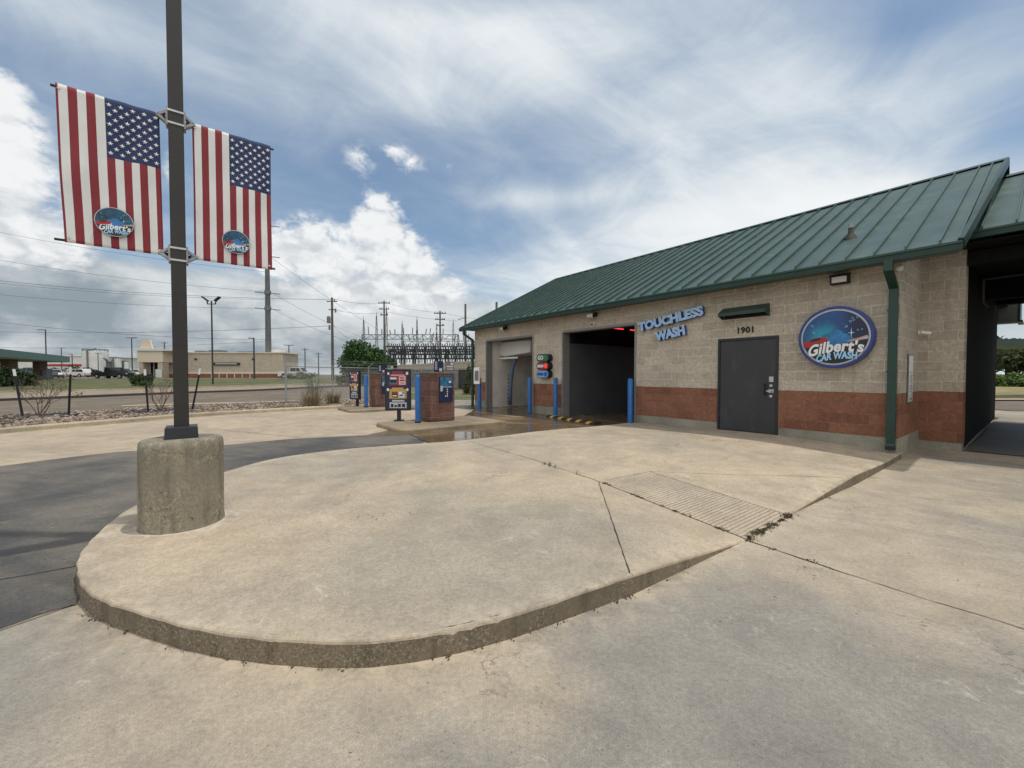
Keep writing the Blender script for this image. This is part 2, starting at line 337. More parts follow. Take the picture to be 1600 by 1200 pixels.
def blocks(name, cols, mortar, bumpk=1.0, dirt=0.25):
    """split-face block in running bond, 0.4064 x 0.2032; runs round corners (x + y)"""
    m, g, p = newmat(name); tc = g.new('ShaderNodeTexCoord').outputs['Object']; x, y, z = g.sep(tc)
    v = g.comb(g.m('ADD', x, y), g.m('SUBTRACT', z, 0.312), 0.0)
    br = g.new('ShaderNodeTexBrick'); g.put(br.inputs['Vector'], v); br.offset = 0.5; br.squash = 1.0
    br.inputs['Scale'].default_value = 1; br.inputs['Brick Width'].default_value = 0.4064; br.inputs['Row Height'].default_value = 0.2032
    br.inputs['Mortar Size'].default_value = 0.011; br.inputs['Mortar Smooth'].default_value = 0.12; br.inputs['Bias'].default_value = -0.1
    br.inputs['Color1'].default_value = (*cols[0], 1); br.inputs['Color2'].default_value = (*cols[1], 1); br.inputs['Mortar'].default_value = (*mortar, 1)
    n = g.noise(tc, 13, 9, 0.74, 0.5); n2 = g.noise(tc, 1.2, 6, 0.62); f = g.noise(tc, 55, 5, 0.7)
    c = g.mix(g.mr(n, 0.3, 0.7), g.mix(1, br.outputs[0], (0.82, 0.80, 0.78), 'MULTIPLY'), g.mix(1, br.outputs[0], (1.14, 1.13, 1.11), 'MULTIPLY'))
    c = g.mix(g.mr(f, 0.3, 0.7, 0, 0.35), c, g.mix(1, c, (0.6, 0.58, 0.56), 'MULTIPLY'))
    c = g.mix(g.mr(n2, 0.5, 0.75, 0, dirt), c, tuple(k * 0.45 for k in cols[0]))
    run = g.noise(g.vm('MULTIPLY', tc, (2.6, 2.6, 0.28)), 1.6, 6, 0.65); c = g.mix(g.mr(run, 0.54, 0.74, 0, 0.38), c, tuple(k * 0.5 for k in cols[1]))
    h = g.m('ADD', g.m('MULTIPLY', n, 1.0), g.m('MULTIPLY', f, 0.25)); h = g.m('SUBTRACT', h, g.m('MULTIPLY', br.outputs['Fac'], 0.7))
    b = g.new('ShaderNodeBump'); b.inputs['Strength'].default_value = 1.0 * bumpk; b.inputs['Distance'].default_value = 0.06
    g.put(b.inputs['Height'], h); g.l.new(b.outputs[0], p.inputs['Normal'])
    g.put(p.inputs['Base Color'], c); p.inputs['Roughness'].default_value = 0.93; p.inputs['Specular IOR Level'].default_value = 0.25
    return m

def leafmat(name, a, b):
    m, g, p = newmat(name); tc = g.new('ShaderNodeTexCoord').outputs['Object']
    ri = g.new('ShaderNodeNewGeometry').outputs['Random Per Island']
    c = g.mix(g.m('ADD', g.m('MULTIPLY', ri, 0.7), g.m('MULTIPLY', g.noise(tc, 0.9, 3), 0.3)), a, b)
    g.put(p.inputs['Base Color'], c); p.inputs['Roughness'].default_value = 0.6; p.inputs['Specular IOR Level'].default_value = 0.3
    return m

M = {}
M['pave'] = concrete('pavement_concrete', (0.375, 0.318, 0.243), (0.250, 0.232, 0.203), 0.9, rot=0.5, edge=True, dark=1.1, spots=0.8,
                     blobs=((0.75, 1.65, 0.8, 0.22), (1.9, 2.3, 0.8, 0.16), (-1.0, 1.35, 0.6, 0.12), (0.15, 1.75, 0.35, -0.18), (2.8, 3.6, 1.2, -0.14), (-1.3, 1.8, 0.5, -0.12), (0.0, 1.2, 0.5, 0.12), (5, 6, 2, -0.2), (-0.4, 1.98, 0.5, -0.15)))
M['walk'] = concrete('island_concrete', (0.425, 0.350, 0.258), (0.318, 0.282, 0.226), 1.0, rot=-0.9, spots=0.6, edge=True, dark=0.9, ring=(-2.955, 3.655),
                     blobs=((0.3, 3.6, 0.8, 0.14), (-0.7, 2.6, 0.8, 0.12), (2.2, 6.0, 1.6, -0.14), (-1.7, 2.75, 0.4, -0.10), (3.6, 6.2, 1.6, -0.15), (-0.5, 5.5, 1.2, -0.06)))
M['ramp'] = concrete('ramp_concrete', (0.44, 0.365, 0.27), (0.385, 0.33, 0.26), 0.7, broom=-BROT + R(90), rot=-0.9, spots=0.3)
M['kerbface'] = concrete('kerb_face_concrete', (0.205, 0.168, 0.118), (0.145, 0.123, 0.09), 0.3, dark=1.1, lichen=70)  # island side: dirt plus the face's own shade put into a darker colour
M['lane'] = concrete('lane_concrete', (0.42, 0.345, 0.25), (0.345, 0.285, 0.215), 0.9, dark=1.3, rot=0.35)
M['kerb'] = concrete('kerb_concrete', (0.46, 0.39, 0.28), (0.37, 0.32, 0.24), 0.5, dark=0.8)
M['pier'] = concrete('pier_concrete', (0.275, 0.245, 0.182), (0.21, 0.19, 0.145), 0.4, dark=0.8, spots=1.2, lichen=26)
M['plinth'] = concrete('plinth_concrete', (0.30, 0.28, 0.225), (0.21, 0.20, 0.165), 0.3, dark=1.0)
M['wetcon'] = concrete('wet_concrete', (0.38, 0.30, 0.20), (0.30, 0.245, 0.175), 0.3, dark=0.9, wet=(0.36, (0.40, 0.36, 0.31)), rot=0.35)
M['asph'] = concrete('asphalt', (0.165, 0.148, 0.125), (0.080, 0.079, 0.078), 0.3, dark=1.2, rough=0.86, wet=(0.62, (0.6, 0.6, 0.6)), rot=0.35, spec=0.2)
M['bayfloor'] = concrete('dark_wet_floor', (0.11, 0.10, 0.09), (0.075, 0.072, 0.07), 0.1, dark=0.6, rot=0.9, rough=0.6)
M['street'] = concrete('street_asphalt', (0.205, 0.168, 0.128), (0.15, 0.128, 0.105), 0.25, dark=1.2, rot=0.2, spec=0.1)
M['street2'] = concrete('far_road', (0.31, 0.25, 0.185), (0.25, 0.21, 0.165), 0.3, dark=0.7, rot=0.2, spec=0.1)
M['kerbw'] = concrete('kiosk_kerb_concrete', (0.31, 0.245, 0.165), (0.20, 0.165, 0.12), 0.4, dark=1.3)
M['joint2'] = simple('pale_joint_filler', (0.17, 0.145, 0.11), 0.95, var=0.5, scale=14)
M['joint'] = simple('joint_filler', (0.05, 0.042, 0.032), 0.95, var=0.4, scale=20)
M['block'] = blocks('tan_split_block', ((0.64, 0.575, 0.475), (0.50, 0.445, 0.36)), (0.76, 0.71, 0.62), dirt=0.22)
M['red'] = blocks('red_split_block', ((0.34, 0.160, 0.100), (0.235, 0.104, 0.064)), (0.31, 0.175, 0.125), dirt=0.45)
M['kiosk'] = blocks('kiosk_block', ((0.27, 0.150, 0.118), (0.175, 0.092, 0.072)), (0.36, 0.25, 0.21), 1.3, dirt=0.25)
M['brick'] = blocks('far_brick', ((0.56, 0.50, 0.41), (0.47, 0.415, 0.335)), (0.54, 0.48, 0.40), 0.5)
M['roof'] = simple('green_metal_roof', (0.042, 0.079, 0.068), 0.45, 0.2, var=0.12, scale=1.6, dirt=(0.085, 0.135, 0.118))
M['trim'] = simple('dark_green_trim', (0.009, 0.038, 0.028), 0.42, 0.1, var=0.15, scale=3, dirt=(0.03, 0.06, 0.05))
M['dkmetal'] = simple('dark_painted_steel', (0.020, 0.018, 0.0155), 0.6, 0.0, var=0.25, scale=4, dirt=(0.045, 0.038, 0.031), dscale=5)
M['blackp'] = simple('black_plastic', (0.012, 0.013, 0.016), 0.5, var=0.2)
M['door'] = simple('charcoal_door_paint', (0.026, 0.027, 0.032), 0.5, var=0.15, scale=2, dirt=(0.05, 0.05, 0.052), dscale=3)
M['steel'] = simple('bare_steel', (0.45, 0.45, 0.44), 0.38, 0.8, var=0.15)
M['galv'] = simple('galvanised_steel', (0.30, 0.31, 0.31), 0.6, 0.35, var=0.2)
M['greysteel'] = simple('far_grey_steel', (0.16, 0.17, 0.175), 0.65, 0.2, var=0.2)
M['polegrey'] = simple('weathered_steel_pole', (0.125, 0.13, 0.13), 0.7, 0.2, var=0.15, scale=1)
M['wood'] = simple('weathered_wood_pole', (0.10, 0.085, 0.07), 0.9, var=0.3, scale=3)
M['blue'] = simple('blue_paint', (0.012, 0.115, 0.36), 0.42, var=0.12, scale=5, dirt=(0.02, 0.08, 0.22))
M['white'] = simple('white_paint', (0.72, 0.72, 0.70), 0.5, var=0.06)
M['offwhite'] = simple('offwhite_panel', (0.62, 0.62, 0.60), 0.6, var=0.1, scale=0.6)
M['yellow'] = simple('yellow_rubber', (0.55, 0.30, 0.03), 0.7, var=0.2)
M['rubber'] = simple('black_rubber', (0.015, 0.015, 0.015), 0.75, var=0.3)
M['jamb'] = simple('grey_jamb_paint', (0.20, 0.195, 0.19), 0.6, var=0.08)
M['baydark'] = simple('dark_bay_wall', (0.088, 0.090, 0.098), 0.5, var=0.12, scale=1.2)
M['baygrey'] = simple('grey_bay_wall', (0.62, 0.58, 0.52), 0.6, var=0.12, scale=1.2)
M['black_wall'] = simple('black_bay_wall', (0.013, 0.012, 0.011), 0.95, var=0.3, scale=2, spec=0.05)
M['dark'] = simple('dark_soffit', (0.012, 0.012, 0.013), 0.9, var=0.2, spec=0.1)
M['soffit'] = simple('grey_soffit', (0.10, 0.105, 0.10), 0.7, var=0.1)
M['tanstucco'] = simple('tan_stucco', (0.42, 0.37, 0.29), 0.9, var=0.06)
M['cream'] = simple('cream_panel', (0.62, 0.54, 0.42), 0.8, var=0.06)
M['glass'] = simple('dark_glass', (0.015, 0.018, 0.02), 0.08, var=0.1)
M['neon'] = simple('red_neon', (0.8, 0.05, 0.05), 0.4, emit=(1.0, 0.06, 0.08), es=1.3)
M['neonw'] = simple('pink_neon', (0.9, 0.5, 0.5), 0.4, emit=(1.0, 0.55, 0.55), es=2.2)
M['stop'] = simple('red_signal', (0.8, 0.05, 0.03), 0.4, emit=(1.0, 0.10, 0.05), es=0.3)
M['fred'] = simple('flag_red', (0.215, 0.026, 0.034), 0.85, var=0.10, scale=30)
M['fwhite'] = simple('flag_white', (0.66, 0.66, 0.64), 0.85, var=0.04, scale=5)
M['fblue'] = simple('flag_blue', (0.022, 0.036, 0.105), 0.85, var=0.10, scale=30)
M['hedge'] = leafmat('dark_hedge_leaf', (0.008, 0.018, 0.006), (0.035, 0.06, 0.018))
M['leaf'] = leafmat('dense_tree_leaf', (0.014, 0.042, 0.010), (0.06, 0.13, 0.028))
M['leaf2'] = leafmat('far_tree_leaf', (0.022, 0.040, 0.016), (0.06, 0.085, 0.032))
M['leaf3'] = leafmat('bright_bush_leaf', (0.05, 0.09, 0.02), (0.13, 0.19, 0.05))
M['bushg'] = leafmat('mid_bush_leaf', (0.02, 0.04, 0.010), (0.065, 0.10, 0.03))
M['shrub'] = leafmat('olive_shrub_leaf', (0.045, 0.055, 0.02), (0.10, 0.12, 0.045))
M['dry'] = leafmat('dry_grass_blade', (0.16, 0.13, 0.07), (0.30, 0.24, 0.14))
M['weed'] = leafmat('weed_leaf', (0.025, 0.032, 0.012), (0.10, 0.12, 0.045))
M['moss'] = leafmat('dry_moss', (0.05, 0.042, 0.022), (0.13, 0.105, 0.06))
M['bark'] = simple('bark', (0.10, 0.08, 0.06), 0.95, var=0.3, scale=10)
M['twig'] = simple('bare_twig', (0.12, 0.085, 0.062), 0.95, var=0.3, scale=10)

# ------------------------------------------------------------------ ground
def smooth_line(pts, per=6, closed=False):
    pts = [Vector((p[0], p[1], 0)) for p in pts]; n = len(pts); out = []
    for i in range(n if closed else n - 1):
        p0 = pts[(i - 1) % n] if closed else pts[max(i - 1, 0)]; p1 = pts[i]; p2 = pts[(i + 1) % n]
        p3 = pts[(i + 2) % n] if closed else pts[min(i + 2, n - 1)]
        for k in range(per):
            t = k / per
            out.append(0.5 * ((2 * p1) + (p2 - p0) * t + (2 * p0 - 5 * p1 + 4 * p2 - p3) * t * t + (3 * p1 - p0 - 3 * p2 + p3) * t ** 3))
    if not closed: out.append(pts[-1])
    return out
def inside(poly, x, y):
    r = False; j = len(poly) - 1
    for i in range(len(poly)):
        a, b = poly[i], poly[j]
        if (a[1] > y) != (b[1] > y) and x < (b[0] - a[0]) * (y - a[1]) / (b[1] - a[1] + 1e-12) + a[0]: r = not r
        j = i
    return r
def fill(poly, step, extra=(), seg=()):
    """triangles filling a plan outline, with a grid of inner points"""
    vs = [Vector((p[0], p[1])) for p in poly]; n = len(vs); ed = [(i, (i + 1) % n) for i in range(n)]
    b = len(vs); vs += [Vector((p[0], p[1])) for p in extra]; ed += [(b + i, b + j) for i, j in seg]
    if step:
        xs = [p[0] for p in poly]; ys = [p[1] for p in poly]; x = min(xs) + step * .51
        while x < max(xs):
            y = min(ys) + step * .53
            while y < max(ys):
                if inside(poly, x, y): vs.append(Vector((x, y)))
                y += step
            x += step
    v, e, f, *_ = geometry.delaunay_2d_cdt(vs, ed, [], 1, 1e-4)
    return v, f
def sheet(name, poly, m, dz, step=1.0, z=gh):
    v, f = fill(poly, step); me = bpy.data.meshes.new(name)
    me.from_pydata([(p.x, p.y, z(p.x, p.y) + dz) for p in v], [], [tuple(t) for t in f]); me.materials.append(m)
    for p in me.polygons:
        if p.normal.z < 0: p.flip()
    o = bpy.data.objects.new(name, me); COL.objects.link(o); return tag(o, kind='structure')
def gp(pts, dz=0.0): return [G(x, y, dz) for x, y in pts]

def build_base():
    mg, g, p = newmat('open_ground'); tc = g.new('ShaderNodeTexCoord').outputs['Object']
    n = g.noise(tc, 0.12, 6, 0.6); n2 = g.noise(tc, 2.0, 6, 0.7)
    c = g.mix(g.mr(n, 0.4, 0.6), (0.095, 0.105, 0.035), (0.20, 0.17, 0.10)); c = g.mix(g.mr(n2, 0.3, 0.7, 0, 0.5), c, (0.05, 0.06, 0.022))
    g.put(p.inputs['Base Color'], c); p.inputs['Roughness'].default_value = 0.95
    ys = [-8, 0, 8, 16, 22] + [24 + 2 * i for i in range(25)] + [80, 110, 160, 260, 450, 900, 1500]
    xs = [-1500, -700, -350, -180, -100] + [-70 + 7 * i for i in range(24)] + [110, 180, 350, 700, 1500]
    vs = [(x, y, gh(x, y) - 0.035 - (0.09 if y < 24 else 0)) for y in ys for x in xs]; nx = len(xs)
    fs = [(j * nx + i, j * nx + i + 1, (j + 1) * nx + i + 1, (j + 1) * nx + i) for j in range(len(ys) - 1) for i in range(nx - 1)]
    mb = MB(); mb.add(vs, fs); tag(mb.build('ground', mg), kind='structure')
build_base()

# the wash lanes: pale lane, dark patch, wet concrete at the bays
KB = [(-260, 704), (0, 678), (100, 669), (200, 660.5), (300, 652), (400, 645.5), (500, 640), (560, 637.5), (600, 636)]
kb = smooth_line(gp(KB), 6)
lane = list(kb) + [Vector(B(15.6, -4.5)), Vector(B(15.3, 0.4)), Vector(B(5.7, 0.4)), Vector(B(4.5, -0.6))] + gp([(700, 700), (600, 705), (400, 730), (215, 795), (118, 945), (0, 986), (-200, 1062), (-420, 1150)])
sheet('wash_lane', lane, M['lane'], 0.005, 0.8)
AS = gp([(-330, 766), (-150, 745), (0, 729), (110, 715), (215, 704.5), (350, 696), (450, 687), (560, 681), (640, 678), (664, 690)])
sheet('asphalt_drive', smooth_line(AS, 4) + gp([(640, 715), (480, 722), (360, 745), (230, 800), (150, 860), (118, 946), (60, 963), (0, 985), (-120, 1030), (-420, 1150)]), M['asph'], 0.009, 0.8)
WT = gp([(560, 683), (650, 664), (705, 662), (742, 640)]) + [B(14.6, -1.0), B(14.6, 0.2), B(5.7, 0.2), B(5.0, -0.5)] + gp([(740, 702), (690, 706), (664, 691), (641, 679)])
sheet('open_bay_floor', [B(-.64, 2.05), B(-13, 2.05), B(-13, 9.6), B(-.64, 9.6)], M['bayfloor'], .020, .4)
sheet('wet_apron', WT, M['wetcon'], 0.013, 0.6)
# slab joints of the lanes
def joint(name, pts, w, dz, z=gh, wob=0.006, m=None):
    ps = [Vector((p[0], p[1], 0)) for p in pts]; fine = []
    for a, b in zip(ps[:-1], ps[1:]):
        k = max(2, int((b - a).length / 0.09))
        fine += [a.lerp(b, i / k) for i in range(k)]
    fine.append(ps[-1]); vs = []
    for i, p in enumerate(fine):
        t = (fine[min(i + 1, len(fine) - 1)] - fine[max(i - 1, 0)]).normalized(); nrm = Vector((-t.y, t.x, 0))
        ww = w * random.uniform(0.5, 1.5); off = random.uniform(-wob, wob)
        for sgn in (-1, 1):
            q = p + nrm * (off + sgn * ww / 2); vs.append((q.x, q.y, z(q.x, q.y) + dz))
    mb = MB(); mb.add(vs, [(2 * i, 2 * i + 1, 2 * i + 3, 2 * i + 2) for i in range(len(fine) - 1)])
    return tag(mb.build(name, m or M['joint']), kind='structure')
joint('lane_joint', gp([(641, 679), (664, 690.5), (692, 697)]), 0.03, 0.02)
joint('lane_joint', gp([(0, 908), (60, 898), (119, 886)]), 0.012, 0.0125)
joint('lane_joint', gp([(480, 685), (300, 668), (120, 683)]), 0.012, 0.01)
joint('pavement_joint', gp([(1168, 845), (1250, 872.5), (1330, 899)]), 0.011, 0.004)
joint('pavement_joint', gp([(1330, 899), (1420, 928), (1600, 983), (1800, 1046)]), 0.008, 0.004, m=M['joint2'])
joint('pavement_joint', gp([(1436, 709.5), (1520, 719), (1700, 738)]), 0.012, 0.004)

# the raised island and walk
TOPZ = 0.142
def wz(x, y):
    u, v = uv_of((x, y))
    pts = [(-0.3, -0.115), (0, -0.105), (1.0, -0.04), (1.9, 0.0), (3.2, -0.008), (5.6, -0.065), (9, -0.075)]
    dz = pts[0][1] if u < pts[0][0] else pts[-1][1]
    for (a, za), (b, zb) in zip(pts[:-1], pts[1:]):
        if a <= u <= b: dz = za + (zb - za) * (u - a) / (b - a)
    return TOPZ + dz * sstep(-4.2, -0.6, v)
A_, B_, C_, D_ = G(985, 898, TOPZ), G(1165, 844, 0.004), G(1231, 806, 0.004), G(1338, 744, TOPZ - 0.03)
E_, F_ = G(935, 752, TOPZ), G(1016, 737, TOPZ)
near = smooth_line(gp([(985, 898), (900, 926), (800, 958), (700, 983), (600, 997), (500, 1000), (400, 993), (300, 976), (220, 956), (160, 934), (128, 911), (119, 890), (124, 868), (140, 843), (170, 816), (215, 787),
                       (280, 760), (350, 737), (430, 716), (520, 703.5), (620, 695), (730, 687), (860, 671), (980, 657)], TOPZ), 14)
def lerp2(a, b, n): return [a.lerp(b, i / n) for i in range(n)]
outline = [p.copy() for p in near] + [B(5.62, 0.03), B(5.62, 0.2), B(-0.02, 0.2)]
outline += lerp2(B(-0.02, -0.02), D_, 5) + lerp2(D_, C_, 4) + lerp2(C_, B_, 3) + lerp2(B_, A_, 8)
outline = [Vector((p.x, p.y, 0)) for p in outline]
for i, p in enumerate(outline):                                    # slightly uneven cast edge
    if 3 < i < len(near) - 2:
        k = .004 * math.sin(i * .17 + 1) + .002 * math.sin(i * .61) + random.uniform(-.0008, .0008); p.x += k; p.y += k
def bary(p, a, b, c):
    d = (b.y - c.y) * (a.x - c.x) + (c.x - b.x) * (a.y - c.y)
    l1 = ((b.y - c.y) * (p[0] - c.x) + (c.x - b.x) * (p[1] - c.y)) / d; l2 = ((c.y - a.y) * (p[0] - c.x) + (a.x - c.x) * (p[1] - c.y)) / d
    return l1, l2, 1 - l1 - l2
def topz(x, y):
    base = wz(x, y); low = gh(x, y) + 0.012
    for (a, b, c, h) in ((A_, B_, E_, (1, 0, 1)), (B_, C_, F_, (0, 0, 1)), (B_, F_, E_, (0, 1, 1)), (C_, D_, F_, (0, 1, 1))):
        l = bary((x, y), a, b, c)
        if min(l) > -0.003:
            k = sum(max(0, min(1, q)) * w for q, w in zip(l, h)); return low + (base - low) * min(1, k)
    return base
def edge_attr(me, sc):
    at = me.attributes.new('edge', 'FLOAT', 'POINT'); ol = outline + [outline[0]]
    for i, v in enumerate(me.vertices):
        p = Vector((v.co.x, v.co.y, 0))
        if p.length > 11: at.data[i].value = 0.0; continue
        d = 9.0
        for a, b in zip(ol[:-1], ol[1:]):
            ab = b - a; t = max(0, min(1, (p - a).dot(ab) / max(1e-9, ab.length_squared))); d = min(d, (p - a - ab * t).length)
        at.data[i].value = math.exp(-d / sc)
def offset_ring(dist):
    n = len(outline); out = []; area = sum(outline[i].x * outline[(i + 1) % n].y - outline[(i + 1) % n].x * outline[i].y for i in range(n)); sg = 1 if area > 0 else -1
    for i, p in enumerate(outline):
        t = (outline[(i + 1) % n] - outline[i - 1]).normalized(); q = p + Vector((t.y, -t.x, 0)) * dist * sg
        if inside(outline, q.x, q.y) == (dist < 0): out.append(q)
    return out
def build_pavement():
    poly = [(-18, -5), (34, -5), (70, 30), (40, 42), (24, 34), (4, 23.5), (-18, 23.5)]; ext = []
    for dd in (.0, .05, .12, .22, .36, .55): ext += offset_ring(dd) if dd else outline
    v, f = fill(poly, 0.7, ext); me = bpy.data.meshes.new('pavement'); me.from_pydata([(p.x, p.y, gh(p.x, p.y)) for p in v], [], [tuple(t) for t in f]); me.materials.append(M['pave'])
    for p in me.polygons:
        if p.normal.z < 0: p.flip()
    edge_attr(me, .14); o = bpy.data.objects.new('pavement', me); COL.objects.link(o); tag(o, kind='structure')
def build_island():
    n = len(outline); inner = []
    for i, p in enumerate(outline):
        t = (outline[(i + 1) % n] - outline[i - 1]).normalized(); nr = Vector((-t.y, t.x, 0))
        q = p + nr * 0.02
        if not inside(outline, q.x, q.y): q = p - nr * 0.02
        inner.append(q)
    ext = [E_, F_, B_.lerp(E_, .03), B_.lerp(E_, .5), C_.lerp(F_, .03), C_.lerp(F_, .5), A_.lerp(E_, .04), A_.lerp(E_, .5), D_.lerp(F_, .05), D_.lerp(F_, .5)]
    seg = [(2, 3), (3, 0), (4, 5), (5, 1), (0, 1), (6, 7), (7, 0), (8, 9), (9, 1)]
    for dd in (-.05, -.10, -.18, -.30): ext = ext + [q for q in offset_ring(dd) if min((q - e).length for e in ext[:10]) > .03]
    v, f = fill(inner, 0.32, ext, seg)
    mb = MB(); vs = [(p.x, p.y, topz(p.x, p.y)) for p in v]
    ra, rb = [], []
    for t in f:
        cx = sum(v[i].x for i in t) / 3; cy = sum(v[i].y for i in t) / 3
        isr = min(bary((cx, cy), B_, C_, F_)) > 0 or min(bary((cx, cy), B_, F_, E_)) > 0
        (rb if isr else ra).append(tuple(t))
    mb.add(vs, ra, 0); b = len(mb.f); mb.f += rb; mb.mi += [1] * len(rb)
    chip = []; c_ = 0.0
    for i in range(n): c_ = random.choice((.004, .006, .010, .016)) if random.random() < .04 else c_ * .55; chip.append(c_ + random.uniform(0, .0015))
    rings = []
    for ins, drop in ((0.02, 0.0), (0.010, 0.003), (0.003, 0.010), (0.0, 0.022)):
        ring = []
        for i, p in enumerate(outline):
            q = p.lerp(inner[i], ins / 0.02); zt = topz(inner[i].x, inner[i].y); lowz = gh(p.x, p.y)
            ring.append((q.x, q.y, max(lowz - 0.005, zt - drop - chip[i] * (0.3 if drop < .005 else 1.0))))
        rings.append(ring)
    rings.append([(p.x, p.y, gh(p.x, p.y) - 0.03) for p in outline])
    for a, (r0, r1) in enumerate(zip(rings[:-1], rings[1:])):
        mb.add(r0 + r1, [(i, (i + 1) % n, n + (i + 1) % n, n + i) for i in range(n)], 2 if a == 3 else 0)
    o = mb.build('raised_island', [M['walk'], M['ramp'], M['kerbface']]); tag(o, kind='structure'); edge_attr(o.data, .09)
    for p in o.data.polygons: p.use_smooth = abs(p.normal.z) < 0.97 and p.normal.z > 0.15
    joint('island_joint', [G(730, 689, TOPZ), G(830, 717, TOPZ), E_], 0.009, 0.003, topz)
    joint('island_joint', [E_, B_], 0.011, 0.003, topz)
    joint('island_joint', [E_.lerp(A_, .01), A_.lerp(E_, .01)], 0.009, 0.003, topz, 0.003)
    joint('island_joint', [F_, C_], 0.006, 0.003, topz, 0.002); joint('island_joint', [F_, E_.lerp(F_, .1)], 0.005, 0.003, topz, 0.002)
    joint('island_joint', [F_, G(1150, 741.5, TOPZ), G(1318, 748, TOPZ - .02)], 0.005, 0.003, topz, 0.002)
build_island(); build_pavement()

# leaf-litter and weeds caught in the joints
def tufts():
    mb = MB(); mg = MB()
    def blades(p, n, h, spread):
        for _ in range(n):
            a = random.uniform(0, 6.28); q = p + Vector((random.gauss(0, spread), random.gauss(0, spread), 0)); l = h * random.uniform(.5, 1.2)
            t = Vector((math.cos(a), math.sin(a), 0)); w = Vector((-t.y, t.x, 0)) * 0.0035; tip = q + t * l * random.uniform(.2, .8) + Vector((0, 0, l))
            mid = q.lerp(tip, .5) + Vector((0, 0, l * .15)); mb.add([q - w, q + w, mid + w * .8, mid - w * .8, tip], [(0, 1, 2, 3), (3, 2, 4)])
    def clump(p, n, r):
        for _ in range(n):
            q = p + Vector((random.gauss(0, r), random.gauss(0, r), abs(random.gauss(0, r * .22)))); s = random.uniform(.003, .010)
            a, b = Vector([random.gauss(0, 1) for _ in range(3)]).normalized() * s, Vector([random.gauss(0, 1) for _ in range(3)]).normalized() * s
            mg.add([q - a, q + b, q + a, q - b], [(0, 1, 2, 3)])
    def at(p): return Vector((p.x, p.y, max(topz(p.x, p.y) if inside(outline, p.x, p.y) else -1, gh(p.x, p.y)) + .003))
    J = G(730, 689, TOPZ)
    for t, n, h in ((.70, 9, .05), (.73, 14, .07), (.76, 8, .045), (.89, 5, .04)): blades(at(J.lerp(E_, t)), n, h, .018)
    for t in (.06, .10, .30, .34, .37, .52, .60, .66, .86, .90): clump(at(E_.lerp(B_, t)), random.randint(24, 60), random.uniform(.010, .020))
    for t in (.88, .70): blades(at(E_.lerp(B_, t)), 5, .04, .008)
    for k in range(34): clump(at(B_.lerp(C_, random.random() ** .8 * 1.0)), random.randint(30, 70), random.uniform(.012, .028))
    for t in (.0, .02, .13, .15, .31, .33): clump(at(B_.lerp(G(1600, 983), t * 1.0)), 14, .016)
    for k in range(22): clump(G(116 + random.uniform(-5, 4), 946 - random.random() * 44), 9, .02)
    ring = offset_ring(.012)
    for k in range(150):
        q = ring[int(random.random() ** 1.3 * (len(ring) - 1))] + Vector((random.gauss(0, .012), random.gauss(0, .012), 0))
        if q.y < 5: clump(Vector((q.x, q.y, gh(q.x, q.y) + .003)), random.randint(1, 4), .010)
    tag(mb.build('weed_grass', M['weed']), 'short green grass blades sprouting from the long island joint', 'grass', kind='stuff')
    tag(mg.build('joint_moss', M['moss']), 'brown moss and litter caught in the joints and kerb corner', 'moss', kind='stuff')
tufts()
def debris():
    mb = MB(); rnd = random.Random(11)
    def bit(px, py, s):
        p = G(px, py); z = topz(p.x, p.y) if inside(outline, p.x, p.y) else gh(p.x, p.y) + .014
        a = rnd.uniform(0, 6.28); l, w = s * rnd.uniform(.6, 1.5), s * rnd.uniform(.2, .6); c, sn = math.cos(a), math.sin(a); k = 6
        vs = []
        for i in range(k): t = 6.283 * i / k; x, y = l * math.cos(t) * rnd.uniform(.7, 1.2), w * math.sin(t) * rnd.uniform(.6, 1.2); vs.append((p.x + x * c - y * sn, p.y + x * sn + y * c, z + .002 + rnd.uniform(0, s * .5)))
        mb.add(vs + [(p.x, p.y, z + s * .5)], [(i, (i + 1) % k, k) for i in range(k)], rnd.choice((0, 0, 1)))
    for _ in range(70): bit(rnd.uniform(1000, 1600), rnd.uniform(780, 1010), rnd.uniform(.004, .012))
    for _ in range(26): bit(rnd.uniform(300, 1600), rnd.uniform(1060, 1190), rnd.uniform(.003, .007))
    for px, py in ((575, 828), (588, 836), (600, 826), (641, 824), (560, 832), (1290, 884), (1297, 890), (1450, 973), (1390, 845), (1420, 868), (1135, 770), (60, 885), (70, 878), (28, 873), (62, 838)): bit(px, py, .013); bit(px + rnd.uniform(-12, 12), py + 4, .010)
    for _ in range(40): bit(rnd.uniform(1010, 1330), rnd.uniform(690, 760), rnd.uniform(.004, .010))
    tag(mb.build('dry_litter', [M['moss'], M['joint']]), 'dark dry leaf bits and grit scattered over the pale concrete', 'litter', kind='stuff')
debris()

